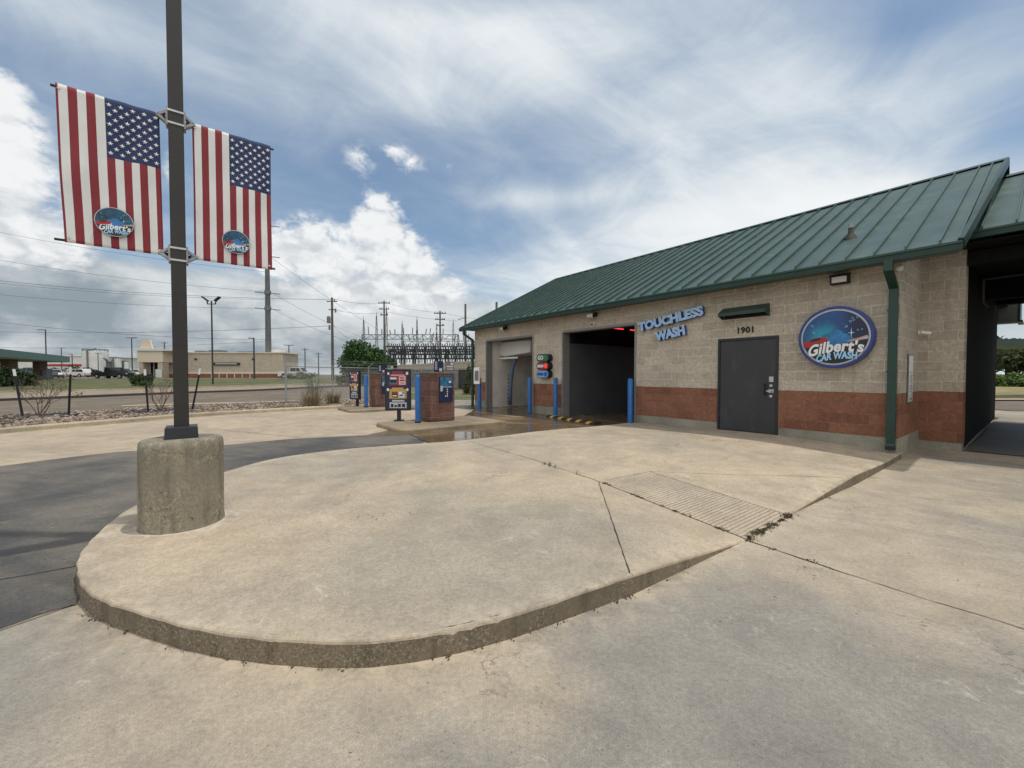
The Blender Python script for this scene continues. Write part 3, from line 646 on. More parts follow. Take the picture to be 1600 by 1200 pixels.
# ------------------------------------------------------------------ the wash building (local x = -u along the wall, y = into the building)
RT, RB_ = 1.125, 0.312                      # top and bottom of the red courses
BLD = thing('wash_building', 'long tan block car wash building with red lower courses and green metal roof', 'building', (C0.x, C0.y, 0), BROT)
EAVE_V, EAVE_Z, RIDGE_V, RIDGE_Z = -0.48, 3.565, 5.43, 6.60
WTOP = 3.62
DOORU = (1.93, 3.24); DOORZ = 2.315
BAY2 = (5.62, 8.56); BAY1 = (10.17, 13.28); LEFT_END = 14.22; BAYZ = 2.945
def build_building():
    def ub(mb, u0, u1, v0, v1, z0, z1, mi=0): return mb.box(-u1, -u0, v0, v1, z0, z1, mi)
    up, red, pl = MB(), MB(), MB()
    T = 0.3
    for u0, u1 in ((0.0, DOORU[0]), (DOORU[1], BAY2[0]), (BAY2[1], BAY1[0]), (BAY1[1], LEFT_END)):
        ub(up, u0, u1, 0, T, RT, WTOP); ub(red, u0, u1, -0.004, T, RB_, RT); ub(pl, u0, u1, 0.002, T, -0.15, RB_)
    ub(up, DOORU[0], DOORU[1], 0, T, DOORZ, WTOP)
    for b in (BAY1, BAY2): ub(up, b[0], b[1], 0, T, BAYZ, WTOP)
    # return wall and the pillar of the open bays
    ub(up, -0.004, 0.30, T, 1.9, RT, 3.9); ub(red, -0.008, 0.30, T, 1.9, RB_, RT); ub(pl, -0.010, 0.30, T, 1.9, -0.2, RB_ )
    ub(up, -0.62, 0.30, 1.9, 2.3, RT - 0.0, 3.9); ub(red, -0.625, 0.30, 1.895, 2.3, RB_ - 0.2032, RT); ub(pl, -0.615, 0.30, 1.902, 2.3, -0.25, RB_ - 0.2032)
    # far end wall and rear wall
    ub(up, LEFT_END - T, LEFT_END, T, 10.9, RT, WTOP); ub(red, LEFT_END - T, LEFT_END + .004, T, 10.9, RB_, RT); ub(pl, LEFT_END - T, LEFT_END, T, 10.9, -.15, RB_)
    for u0, u1 in ((0.0, BAY2[0]), (BAY2[1], BAY1[0]), (BAY1[1], LEFT_END - T)): ub(up, u0, u1, 10.6, 10.9, -.1, WTOP)
    for b in (BAY1, BAY2): ub(up, b[0], b[1], 10.6, 10.9, BAYZ, WTOP)
    
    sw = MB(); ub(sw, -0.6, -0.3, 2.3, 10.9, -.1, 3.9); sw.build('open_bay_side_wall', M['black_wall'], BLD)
    up.pieces('block_wall', M['block'], BLD); red.pieces('red_course_band', M['red'], BLD); pl.pieces('plinth', M['plinth'], BLD, bevel=0.008)
    # bay jambs and inner walls
    for nm, b, mt in (('bay_jamb', BAY2, M['jamb']), ('bay_jamb', BAY1, M['jamb'])):
        mb = MB()
        ub(mb, b[1] - .012, b[1] + .05, -.012, T + .01, -.05, BAYZ); ub(mb, b[0] - .05, b[0] + .012, -.012, T + .01, -.05, BAYZ); ub(mb, b[0] + .012, b[1] - .012, -.012, T + .01, BAYZ - .05, BAYZ + .02)
        mb.build(nm, mt, BLD)
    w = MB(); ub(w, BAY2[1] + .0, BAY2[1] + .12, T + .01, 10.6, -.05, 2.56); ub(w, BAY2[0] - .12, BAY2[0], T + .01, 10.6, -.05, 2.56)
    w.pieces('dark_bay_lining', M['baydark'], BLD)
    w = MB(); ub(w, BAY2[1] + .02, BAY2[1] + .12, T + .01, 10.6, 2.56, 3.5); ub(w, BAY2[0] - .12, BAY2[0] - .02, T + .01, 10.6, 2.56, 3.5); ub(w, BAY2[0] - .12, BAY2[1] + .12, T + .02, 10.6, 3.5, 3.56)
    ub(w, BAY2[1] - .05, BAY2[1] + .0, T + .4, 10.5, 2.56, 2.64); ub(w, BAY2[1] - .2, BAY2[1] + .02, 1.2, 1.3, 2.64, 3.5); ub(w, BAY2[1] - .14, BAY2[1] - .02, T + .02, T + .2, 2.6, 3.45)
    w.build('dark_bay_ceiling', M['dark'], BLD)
    w = MB(); ub(w, BAY1[1], BAY1[1] + .12, T + .01, 10.6, -.05, 3.5); ub(w, BAY1[0] - .12, BAY1[0], T + .01, 10.6, -.05, 3.5); ub(w, BAY1[0], BAY1[1], T + .02, 10.6, 3.5, 3.56)
    w.pieces('grey_bay_lining', M['baygrey'], BLD)
    # bay floor
    w = MB(); ub(w, BAY2[0], BAY2[1], 0.05, 11.5, -.03, 0.02); ub(w, BAY1[0], BAY1[1], 0.05, 11.5, -.03, 0.018); w.pieces('bay_floor', M['wetcon'], BLD)
    # neon tubes in the second bay: lit in the photograph
    def ray_v(px, py, u):                     # how deep a sight line crosses a plane at right angles to the wall
        d = px_dir(px, py); o = B(u, 0); t = (o.x * DU.x + o.y * DU.y) / (d.x * DU.x + d.y * DU.y); p = Vector((0, 0, CAMZ)) + d * t; return uv_of(p)[1], p.z
    un, zn = WP(943, 511, 1.6)
    vs_ = [ray_v(px, 512, un)[0] for px in (943, 956, 974, 985, 1000)]
    for a_, b_, m_ in ((vs_[0], vs_[1], 'neonw'), (vs_[1] + .01, vs_[2], 'neon'), (vs_[3], vs_[3] + 1.5, 'neon')):
        w = MB(); w.tube([(-un, a_, zn), (-un, b_, zn)], .022, 8); w.build('neon_tube', M[m_], BLD)
    # gabled roofs with standing seams
    def gable(name, ur_e, ur_r, ul, ev, ez, rv, rz, first, parent, ribs=True):
        sl = (rz - ez) / (rv - ev); th = 0.05
        f = MB()
        for side in (0, 1):
            e = ev if side == 0 else 2 * rv - ev
            q = [(-ur_e, e, ez), (-ur_r, rv, rz), (-ul, rv, rz), (-ul, e, ez)]
            lo = [(x, y, z - th) for x, y, z in q]
            f.add(q + lo, [(0, 1, 2, 3), (7, 6, 5, 4), (0, 4, 5, 1), (2, 6, 7, 3), (0, 3, 7, 4)])
        u = first
        while u < ul - .05:
            k = 0
            ut = u if u > ur_r else ur_r + .02
            if u > min(ur_e, ur_r):
                for side in (0, 1):
                    e = ev + .02 if side == 0 else 2 * rv - ev - .02
                    fu = max(u, ur_e + .03)
                    f.add([(-fu - .012, e, ez + sl * .02 - .002), (-fu + .012, e, ez + sl * .02 - .002), (-fu + .012, rv, rz), (-fu - .012, rv, rz),
                           (-fu - .010, e, ez + sl * .02 + .062), (-fu + .010, e, ez + sl * .02 + .062), (-fu + .010, rv, rz + .062), (-fu - .010, rv, rz + .062)],
                          [(4, 5, 6, 7), (0, 1, 5, 4), (1, 2, 6, 5), (3, 0, 4, 7)])
            u += 0.405
        f.build(name, M['roof'], parent)
        c = MB()
        rdg = [(-ur_r + .02, rv, rz + .03), (-ul - .02, rv, rz + .03)]
        c.prism([(rv - .11, rz - .01), (rv, rz + .065), (rv + .11, rz - .01), (rv, rz + .035)], -ur_r + .02, -ul - .02, 'x')
        for (ua, ub_) in ((ur_e, ur_r), (ul, ul)):
            for e in (ev, 2 * rv - ev):
                s = -1 if ua > 5 else 1
                a, b = Vector((-ua + s * .0, e, ez - .035)), Vector((-ub_ + s * .0, rv, rz - .035)); c.bar(a, b, .07, .16)
        c.build('ridge_and_rake_trim', M['trim'], parent)
        # box gutter with a lip
        for e, s in ((ev, -1), (2 * rv - ev, 1)):
            gt = MB(); pr = [(e, ez - .005), (e + s * .10, ez - .012), (e + s * .105, ez - .05), (e + s * .085, ez - .06), (e + s * .075, ez - .15), (e, ez - .155)]
            gt.prism(pr, -ur_e + .02, -ul - .02, 'x'); gt.build('gutter', M['trim'], parent)
        return sl
    gable('green_roof', -0.76, -0.95, 14.66, EAVE_V, EAVE_Z, RIDGE_V, RIDGE_Z, -0.925, BLD)
    gable('lower_roof', -14.0, -14.0, -0.70, 1.42, 4.12, RIDGE_V, 6.18, -13.8, BLD)
    sf = MB(); ub(sf, -0.70, 14.6, EAVE_V + .02, 0.0, 3.47, 3.50); 
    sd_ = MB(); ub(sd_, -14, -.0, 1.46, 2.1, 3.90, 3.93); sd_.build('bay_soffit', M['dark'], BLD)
    ub(sf, LEFT_END, 14.6, 0, 10.9, 3.47, 3.5); sf.pieces('soffit', M['soffit'], BLD)
    # gable infill and the dark ceiling, beams and back wall piece of the open bays
    gb = MB(); tri = [(0.0, 3.9), (10.86, 3.9), (RIDGE_V, 6.45)]
    gb.prism([(0.1, 3.5), (10.76, 3.5), (10.76, 3.72), (RIDGE_V, 6.46), (0.1, 3.75)], -.3, -.0, 'x'); gb.prism([(0.1, 3.5), (10.76, 3.5), (10.76, 3.72), (RIDGE_V, 6.46), (0.1, 3.75)], -LEFT_END + .01, -LEFT_END + .2, 'x'); gb.pieces('gable_wall', M['soffit'], BLD)
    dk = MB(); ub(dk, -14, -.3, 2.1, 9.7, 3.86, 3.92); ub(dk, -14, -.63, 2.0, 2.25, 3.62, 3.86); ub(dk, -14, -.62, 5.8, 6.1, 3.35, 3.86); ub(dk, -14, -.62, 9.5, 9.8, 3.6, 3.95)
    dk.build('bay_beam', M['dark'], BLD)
    ap = MB(); ap.prism([(10.9, 3.9), (12.2, 3.9), (12.2, 3.25), (11.5, 3.15), (10.9, 3.15)], .35, 1.0, 'x'); ap.build('rear_porch_gable', M['soffit'], BLD)
    tr = MB(); ub(tr, -1.07, -1.0, 11.0, 12.3, 3.22, 3.95); ub(tr, -1.12, -1.0, 11.0, 12.32, 3.16, 3.22); tr.build('rear_porch_trim', M['trim'], BLD)
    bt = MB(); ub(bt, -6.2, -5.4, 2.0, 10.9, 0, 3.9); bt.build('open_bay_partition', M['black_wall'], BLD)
    # pipes in the open bay
    pp = MB(); pp.tube([(.75, 3.4, 3.5), (.75, 3.4, 3.0), (.82, 3.4, 2.9)], .03, 8); pp.tube([(.75, 3.4, 3.5), (3.0, 3.4, 3.55)], .025, 8); pp.build('boom_pipe', M['dkmetal'], BLD)
    # downspouts
    for u, z0 in ((0.085, 0.17), (14.3, 0.05)):
        ds = MB(); w_ = .062; yv = EAVE_V - .05
        pts = [(yv, 3.45), (yv, 3.27), (-.075, 3.02), (-.075, z0 + .04)]
        prof = []
        for (a, b) in pts: prof.append((a, b))
        hw = .038
        left = [(yv - hw, 3.45), (yv - hw, 3.25), (-.075 - hw, 3.0), (-.075 - hw, z0 + .04), (-.13, z0)]
        right = [(-.03, z0), (-.075 + hw, z0 + .05), (-.075 + hw, 3.04), (yv + hw, 3.29), (yv + hw, 3.45)]
        ds.prism(left + right, -u - w_, -u + w_, 'x'); d = ds.build('downspout', M['trim'], BLD, bevel=.006)
        bk = MB(); bk.box(-u - w_ - .003, -u + w_ + .003, -.135, -.035, z0 - .07, z0 + .004); bk.build('spout_mouth', M['rubber'], d)
        st = MB()
        for zz in (2.6, 1.5, .8): st.box(-u - w_ - .02, -u + w_ + .02, -.118, -.112, zz, zz + .03)
        if u < 5: st.pieces('spout_strap', M['trim'], d)
    # steel door
    fr = MB(); ub(fr, DOORU[0] + .0, DOORU[0] + .05, -.018, .12, .15, DOORZ); ub(fr, DOORU[1] - .05, DOORU[1], -.018, .12, .15, DOORZ); ub(fr, DOORU[0] + .05, DOORU[1] - .05, -.018, .12, DOORZ - .055, DOORZ)
    dr = MB(); ub(dr, DOORU[0] + .054, DOORU[1] - .054, .004, .06, .155, DOORZ - .06); d = dr.build('steel_door', M['door'], BLD, bevel=.004); fr.build('door_frame', M['blackp'], d)
    hd = MB(); hx = -DOORU[0] - .14
    hd.box(hx - .045, hx + .045, -.012, .004, 1.30, 1.42); hd.build('lock_plate', M['steel'], d, bevel=.004)
    kn = MB(); kn.tube([(hx, -.02, 1.22), (hx, .004, 1.22)], .032, 14); kn.tube([(hx, -.02, 0.99), (hx, .004, .99)], .032, 14); kn.tube([(hx, -.06, 1.10), (hx, .004, 1.10)], .03, 14); kn.box(hx - .07, hx + .02, -.075, -.05, 1.085, 1.115); kn.box(hx - .05, hx + .05, -.008, .004, 1.06, 1.14); kn.pieces('lock', M['steel'], d)
    pu = MB(); px_ = hx - .125; pu.bar((px_, -.06, 1.02), (px_, -.06, 1.26), .03); pu.bar((px_, -.06, 1.03), (px_, .004, 1.03), .025); pu.bar((px_, -.06, 1.25), (px_, .004, 1.25), .025); pu.build('pull_handle', M['blackp'], d)
    hg = MB()
    for zz in (.45, 1.2, 2.0): hg.tube([(-DOORU[1] + .052, -.006, zz), (-DOORU[1] + .052, -.006, zz + .12)], .012, 8)
    hg.pieces('hinge', M['blackp'], d)
    # vent pipe on the roof
    sl = (RIDGE_Z - EAVE_Z) / (RIDGE_V - EAVE_V); vu, vv = 0.99, 1.10; vz = EAVE_Z + sl * (vv - EAVE_V)
    vp = MB(); vp.tube([(-vu, vv, vz - .08), (-vu, vv, vz + .02), (-vu, vv, vz + .10), (-vu, vv, vz + .22)], [.13, .105, .05, .045], 14); vp.build('vent_flashing', M['bronze'], BLD, smooth='auto')
    vq = MB(); vq.tube([(-vu, vv, vz + .2), (-vu, vv, vz + .30)], .042, 12); vq.build('vent_pipe', M['galv'], BLD)
M['bronze'] = simple('bronze_flashing', (0.045, 0.045, 0.034), 0.6, 0.2, var=0.3)
build_building()

# ------------------------------------------------------------------ lettering
def text_mesh(body, size, depth=0.0, bold=0.0, shear=0.0, space=1.0, sx=1.0):
    cu = bpy.data.curves.new('text', 'FONT'); cu.body = body; cu.size = size; cu.extrude = depth / 2; cu.offset = bold; cu.shear = shear; cu.space_character = space
    cu.align_x = 'CENTER'; cu.align_y = 'CENTER'; cu.resolution_u = 4
    o = bpy.data.objects.new('text', cu); COL.objects.link(o); bpy.context.view_layer.update()
    me = bpy.data.meshes.new_from_object(o.evaluated_get(bpy.context.evaluated_depsgraph_get()))
    bpy.data.objects.remove(o); bpy.data.curves.remove(cu)
    vs = [(v.co.x * sx, v.co.y, v.co.z) for v in me.vertices]; fs = [tuple(p.vertices) for p in me.polygons]; bpy.data.meshes.remove(me)
    return vs, fs
def put_text(mb, body, size, cx, cz, y, depth=0.004, bold=0.0, shear=0.0, tilt=0.0, mi=0, sx=1.0, space=1.0, arc=None):
    """letters standing in the local x-z plane, facing -y"""
    vs, fs = text_mesh(body, size, depth, bold, shear, space, sx); c, s = math.cos(tilt), math.sin(tilt); out = []
    for x, yy, z in vs:
        if arc: yy += arc(x)
        out.append((cx + x * c - yy * s, y - z, cz + x * s + yy * c))
    mb.add(out, fs, mi); return mb
def wall_thing(name, label, cat, px, py, v=0.0, group=None):
    u, z = WP(px, py, v); return thing(name, label, cat, B(u, v, z), BROT, group)

M['letterface'] = simple('pale_letter_face', (0.62, 0.72, 0.84), 0.35, var=0.05)
M['letterblue'] = simple('mid_blue_letter_face', (0.24, 0.44, 0.74), 0.35, var=0.1)
M['letterside'] = simple('blue_letter_side', (0.02, 0.09, 0.33), 0.4, var=0.1)
def channel_letters():
    (ua, za), (ub, zb) = WP(1000, 515), WP(1103, 484)
    uL, zL = WP(1002, 513); uR, zR = WP(1102, 486); tl = math.atan2(zR - zL, uL - uR); wd = math.hypot(zR - zL, uL - uR)
    t = thing('wall_lettering', 'tilted blue and white channel letters reading TOUCHLESS WASH between open bay and door', 'sign', B((uL + uR) / 2, -.01, (zL + zR) / 2), BROT)
    (u2, z2) = WP(1051, 522)
    for body, cx, cz, nm in (('TOUCHLESS', 0, 0, 'upper_word'), ('WASH', -(u2 - (uL + uR) / 2), z2 - (zL + zR) / 2, 'lower_word')):
        vs, _ = text_mesh(body, .30, 0, .008); w0 = max(v[0] for v in vs) - min(v[0] for v in vs)
        k = 0.31
        sx = (wd / w0) * (.30 / k) if body == 'TOUCHLESS' else 0.93
        a = MB(); put_text(a, body, k, cx, cz, -.06, .10, .018, 0.0, tl, sx=sx); o = a.build(nm + '_returns', M['letterside'], t)
        a = MB(); put_text(a, body, k, cx, cz, -.115, .012, .014, 0.0, tl, sx=sx); a.build(nm + '_rims', M['letterface'], t)
        a = MB(); put_text(a, body, k, cx, cz, -.1225, .006, .005, 0.0, tl, sx=sx); a.build(nm + '_faces', M['letterblue'], t)
channel_letters()
def number_1901():
    t = wall_thing('house_number', 'black numerals 1901 on the block course above the grey door', 'sign', 1165, 516)
    a = MB(); put_text(a, '1901', .185, 0, 0, -.008, .014, .007, space=1.12); o = a.build('numerals', M['rubber']); o.location = t.location; o.rotation_euler = t.rotation_euler; lab = t['label']; bpy.data.objects.remove(t); o.name = 'house_number'; tag(o, lab, 'sign')
number_1901()

def ellipse(rx, rz, n=64, cx=0, cz=0): return [(cx + rx * math.cos(2 * math.pi * i / n), cz + rz * math.sin(2 * math.pi * i / n)) for i in range(n)]
def emblem_mats():
    m, g, p = newmat('emblem_blue_print'); tc = g.new('ShaderNodeTexCoord').outputs['Object']; x, y, z = g.sep(tc)
    n = g.noise(tc, 3.0, 4, 0.6, 0.5); r = g.m('ADD', g.m('MULTIPLY', x, 1.15), g.m('MULTIPLY', g.m('SUBTRACT', n, .5), .3))
    rad = g.m('SQRT', g.m('ADD', g.m('POWER', g.m('ADD', x, .16), 2.0), g.m('POWER', z, 2.0)))
    c = g.mix(g.mr(g.m('ADD', rad, g.m('MULTIPLY', g.m('SUBTRACT', n, .5), .25)), 0.05, .36), (0.008, .25, .38), (0.006, .06, .20)); c = g.mix(g.mr(r, .04, .40), c, (0.004, .008, .045))
    sp = g.new('ShaderNodeTexVoronoi'); g.put(sp.inputs['Vector'], g.comb(x, 0.0, z)); sp.inputs['Scale'].default_value = 16
    c = g.mix(g.m('MULTIPLY', g.mr(sp.outputs['Distance'], .06, .12, 1, 0), .6), c, (.25, .5, .65))
    g.put(p.inputs['Base Color'], c); p.inputs['Roughness'].default_value = 0.35
    M['emblem'] = m
emblem_mats()
M['navy'] = simple('navy_sign_edge', (0.014, 0.035, 0.19), 0.35, var=0.1); M['silver'] = simple('silver_ring', (0.36, 0.37, 0.40), 0.35, 0.4, var=0.1)
M['inkblack'] = simple('black_print', (0.006, 0.007, 0.010), 0.4, var=0.1); M['carred'] = simple('red_print', (0.34, 0.01, 0.015), 0.35, var=0.15)
M['wordwhite'] = simple('white_print', (0.70, 0.71, 0.72), 0.4, var=0.05); M['wordblue'] = simple('pale_blue_print', (0.30, 0.55, 0.78), 0.4, var=0.05); M['orange'] = simple('orange_print', (0.55, 0.24, 0.08), 0.4)
M['skyprint'] = simple('light_blue_print', (0.018, 0.15, 0.36), 0.4, var=0.3, scale=9)
EMB = None
def emblem_parts(k, parent, thick, y=0.0):
    """round sign print: ring, blue starry field, red car, road, two words; k = half width in metres"""
    f = k / 0.6
    def sc(pts): return [(a * f, b * f * 1.2) for a, b in pts]
    a = MB(); a.prism(sc(ellipse(.548, .452)), y - .004 * f - .001, y, mi=0); ring = a.build('silver_ring', M['silver'], parent)
    a = MB(); a.prism(sc(ellipse(.520, .426)), y - .008 * f - .002, y - .0035 * f - .001)
    fld = a.build('printed_field', M['emblem'], parent)
    if f < .5: fld.data.materials[0] = M['emblem_small']
    y1 = y - .010 * f - .0025
    def layer(pts, m, nm, d=1): b = MB(); b.prism(sc(pts), y1 - .0015 * d, y1 + .001); return b.build(nm, m, parent)
    low = [(x, z) for x, z in ellipse(.515, .421, 96) if z < -.085 - .12 * max(0, -x) + .05 * max(0, x)]
    low.sort(key=lambda q: q[0]); layer(low, M['inkblack'], 'dark_ground', 1)
    layer([(.18, -.075), (.50, .005), (.515, -.02), (.515, -.05), (.30, -.075)], M['silver'], 'road_stripe', 2); layer([(.20, -.072), (.49, .000), (.495, -.012), (.24, -.078)], M['orange'], 'road_edge', 3)
    layer([(-.515, -.10), (-.48, -.055), (-.40, -.045), (-.34, -.005), (-.22, .012), (-.12, -.002), (-.09, -.045), (-.12, -.09), (-.30, -.13), (-.49, -.16)], M['carred'], 'red_car', 2)
    layer([(-.40, -.045), (-.33, -.012), (-.23, .000), (-.20, -.03), (-.36, -.06)], M['inkblack'], 'car_window', 3)
    foam = [(-.10, -.02, .11), (.03, .01, .13), (.15, -.03, .10), (-.20, -.07, .08), (.24, -.06, .07), (-.02, -.09, .12), (.10, -.10, .10)]   # a plain bank of blue suds
    for q_, (x, z, r) in enumerate(foam): layer([(x + r * math.cos(t * .3142), z + r * .85 * math.sin(t * .3142)) for t in range(20)], M['skyprint'], 'blue_suds', 1.1 + q_ * .05)
    # a bright star of light and a few bubbles
    star = [];
    for i in range(8):
        rr = .10 if i % 4 == 0 else (.085 if i % 2 == 0 else .012); star.append((.265 + rr * math.cos(i * math.pi / 4) * (.55 if i % 4 == 0 else 1), .055 + rr * math.sin(i * math.pi / 4)))
    layer(star, M['wordblue'], 'light_star', 2)
    b = MB()
    for x, z, r in ((.19, .16, .02), (.25, .235, .02), (.30, .255, .017), (.28, .29, .014), (.35, .29, .014), (.36, .095, .015), (.42, .10, .013), (-.33, .09, .02), (-.35, .20, .016), (-.37, .22, .012)):
        ang = [i * math.pi / 8 for i in range(16)]
        vs = [((x + r * q * math.cos(t)) * f, y1 - .002, (z * 1.2 + r * q * math.sin(t)) * f) for q in (1, .72) for t in ang]; b.add(vs, [(i, (i + 1) % 16, 16 + (i + 1) % 16, 16 + i) for i in range(16)])
    b.pieces('bubble', M['wordblue'], parent)
    arc = lambda x: -.35 * x * x / f
    for nm, m_, yy, bo in (('upper_word_shadow', 'inkblack', .004, .017), ('upper_word', 'wordwhite', .007, .010)):
        b = MB(); put_text(b, "Gilbert's", .29 * f, -.005 * f, -.190 * f, y1 - yy * min(1, f * 1.5), .003 * f, bo * f, .26, R(5), sx=.84, space=1.04, arc=arc); b.build(nm, M[m_], parent)
    for nm, m_, yy, bo in (('lower_word_shadow', 'inkblack', .004, .014), ('lower_word', 'wordblue', .007, .008)):
        b = MB(); put_text(b, 'CAR WASH', .185 * f, .03 * f, -.365 * f, y1 - yy * min(1, f * 1.5), .003 * f, bo * f, .22, R(5), sx=.66, space=1.04, arc=arc); b.build(nm, M[m_], parent)
M['emblem_small'] = simple('small_emblem_print', (0.008, .065, .12), .6, var=.7, scale=12)
def oval_sign():
    t = wall_thing('oval_sign', 'blue rimmed oval sign with blue starry picture between the grey door and the downspout', 'sign', 1304, 527, -0.16)
    a = MB(); a.prism(ellipse(.60, .60), -.02, .15); a.build('sign_cabinet', M['navy'], t, bevel=.008)
    emblem_parts(.60, t, .12, -.022)
oval_sign()

# ------------------------------------------------------------------ fittings on the walls
def wall_fittings():
    # vent hood
    uL, zL = WP(1130, 492); uR, zR = WP(1203, 480); w = (uL - uR) / 2
    t = thing('vent_hood', 'small dark green sloping metal hood on the wall above the numerals', 'vent hood', B((uL + uR) / 2, 0, (zL + zR) / 2 - .05), BROT)
    a = MB(); a.prism([(0, .17), (-.26, .03), (-.26, -.045), (-.245, -.045), (-.245, .015), (0, .15)], -w, w, 'x'); 
    for x in (-w, w - .01): a.prism([(0, .155), (-.25, .02), (-.25, -.04), (0, -.12)], x + .0005, x + .0095, 'x')
    a.build('hood', M['trim'], t); a = MB(); a.box(-w + .03, w - .03, -.012, 0, -.10, .09); 
    for i in range(5): a.bar((-w + .04, -.025, -.08 + i * .035), (w - .04, -.025, -.08 + i * .035), .03, .006)
    a.build('louvre', M['rubber'], t)
    # flood light beside the downspout
    t = wall_thing('flood_light', 'rectangular bronze flood light under the eave above the oval sign', 'wall light', 1314, 438, group='wall lights under the eave')
    a = MB(); a.box(-.15, .15, -.12, 0, -.085, .085); a.build('housing', M['rubber'], t, bevel=.012)
    a = MB(); a.box(-.115, .115, -.127, -.118, -.055, .055); a.build('lens', M['offwhite'], t)
    a = MB(); a.box(-.16, .16, -.14, -.0, .086, .10); a.build('visor', M['rubber'], t)
    for px, py, lab in ((930, 494, 'small twin floodlight with white security camera below it above the dark bay'), (791, 514, 'small dark floodlight above the grey wash bay at the far end')):
        t = wall_thing('flood_light', lab, 'wall light', px, py, group='wall lights under the eave')
        a = MB(); a.box(-.07, .07, -.06, 0, -.02, .08); a.build('mount', M['rubber'], t, bevel=.01)
        a = MB(); a.prism([(-.05, .10), (-.26, .06), (-.27, -.05), (-.20, -.07), (-.05, .0)], -.14, .14, 'x'); a.build('head', M['rubber'], t, bevel=.008)
        a = MB(); a.prism([(-.262, .05), (-.274, -.045), (-.210, -.078), (-.195, -.066), (-.265, -.04)], -.12, .12, 'x'); a.build('lens', M['white'], t)
    def bullet_cam(t, ax):
        a = MB(); a.tube([(0, 0, 0), (0, -.02, 0)], .05, 14); a.tube([(0, -.02, 0), (0, -.07, -.01)], .018, 8); a.build('bracket', M['white'], t)
        a = MB(); q = Vector(ax).normalized(); s = Vector((0, -.09, -.01)); a.tube([s - q * .05, s + q * .10], .034, 14); a.build('camera_body', M['white'], t, smooth='auto')
        a = MB(); a.tube([s + q * .1005, s + q * .106], .028, 14); a.build('lens', M['rubber'], t)
    t = wall_thing('security_camera', 'white bullet security camera under the twin floodlight over the dark bay', 'camera', 928, 505, group='white security cameras'); bullet_cam(t, (.5, -.7, -.4))
    t = wall_thing('security_camera', 'white bullet security camera at the far left corner of the wall', 'camera', 750, 528, group='white security cameras'); bullet_cam(t, (.3, -.8, -.3))
    t = thing('security_camera', 'white bullet security camera on the return wall beside the pillar', 'camera', B(-.01, 1.62, 1.467 + .85), BROT + R(90), 'white security cameras'); bullet_cam(t, (.2, -.9, -.25))
    t = wall_thing('security_camera', 'small white dome camera tucked under the eave beside the downspout', 'camera', 1407, 419, group='white security cameras')
    a = MB(); a.tube([(0.0, 0, 0), (0.0, -.03, 0)], .055, 14); a.build('mount', M['white'], t); a = MB(); a.tube([(0, -.03, 0), (0, -.06, 0), (0, -.08, 0)], [.045, .038, .015], 14); a.build('dome', M['white'], t, smooth=True)
    # tall notice panel on the return wall
    t = thing('notice_panel', 'tall narrow white notice panel in grey frame on the return wall', 'sign', B(-.012, .80, 1.41), BROT + R(90))
    a = MB(); a.box(-.19, .19, -.022, 0, -.48, .44); a.build('frame', M['greysteel'], t, bevel=.006)
    a = MB(); a.box(-.165, .165, -.026, -.020, -.455, .415); pn = a.build('panel', M['white'], t)
    a = MB(); random.seed(3)
    for c in (-.115, .015):
        z = .05
        while z > -.42:
            h = random.choice((.012, .016, .02)); a.box(c + .0, c + random.uniform(.04, .1), -.028, -.0255, z - h, z); z -= h + .012
        a.box(c + .02, c + .05, -.028, -.0255, .08, .11); a.box(c + .0, c + .09, -.028, -.0255, -.44, -.40)
    a.pieces('printed_row', M['inkblack'], t)
    # go / wait / ready lights
    t = wall_thing('signal_sign', 'stack of three rounded traffic lamps green red blue on wall between bays', 'sign', 854, 572)
    cols = (('green_lamp', (0.01, .12, .05), 'GO'), ('red_lamp', (.25, .012, .014), None), ('blue_lamp', (.16, .34, .62), None))
    for i, (nm, col, txt) in enumerate(cols):
        zc = .29 - i * .29
        def pill(w, h, n=10):
            r = h / 2; return [(w / 2 - r + r * math.cos(t_), zc + r * math.sin(t_)) for t_ in [(-.5 + j / n) * math.pi for j in range(n + 1)]] + [(-w / 2 + r + r * math.cos(t_), zc + r * math.sin(t_)) for t_ in [(.5 + j / n) * math.pi for j in range(n + 1)]]
        a = MB(); a.prism(pill(.66, .275), -.20, 0); bx = a.build(nm, M['inkblack'], t)
        mt = simple(nm + '_face', col, .3, var=.1); a = MB(); a.prism(pill(.62, .245), -.206, -.199); a.build('lamp_face', mt, bx)
        a = MB(); a.prism(ellipse(.085, .085, 20, .18, zc), -.214, -.205); a.build('round_lens', M['stop'] if i == 1 else simple(nm + '_lens', (.02, .16, .06) if i == 0 else (.02, .08, .35), .3), bx)
        a = MB()
        if txt: put_text(a, txt, .2, -.10, zc, -.210, .006, .006); m_ = M['wordwhite']
        else:
            for j in range(6): a.box(-.26 + j * .055, -.22 + j * .055, -.212, -.205, zc - .05, zc + .05)
            m_ = M['wordwhite'] if i == 1 else M['navy']
        a.pieces('lamp_word', m_, bx)
wall_fittings()

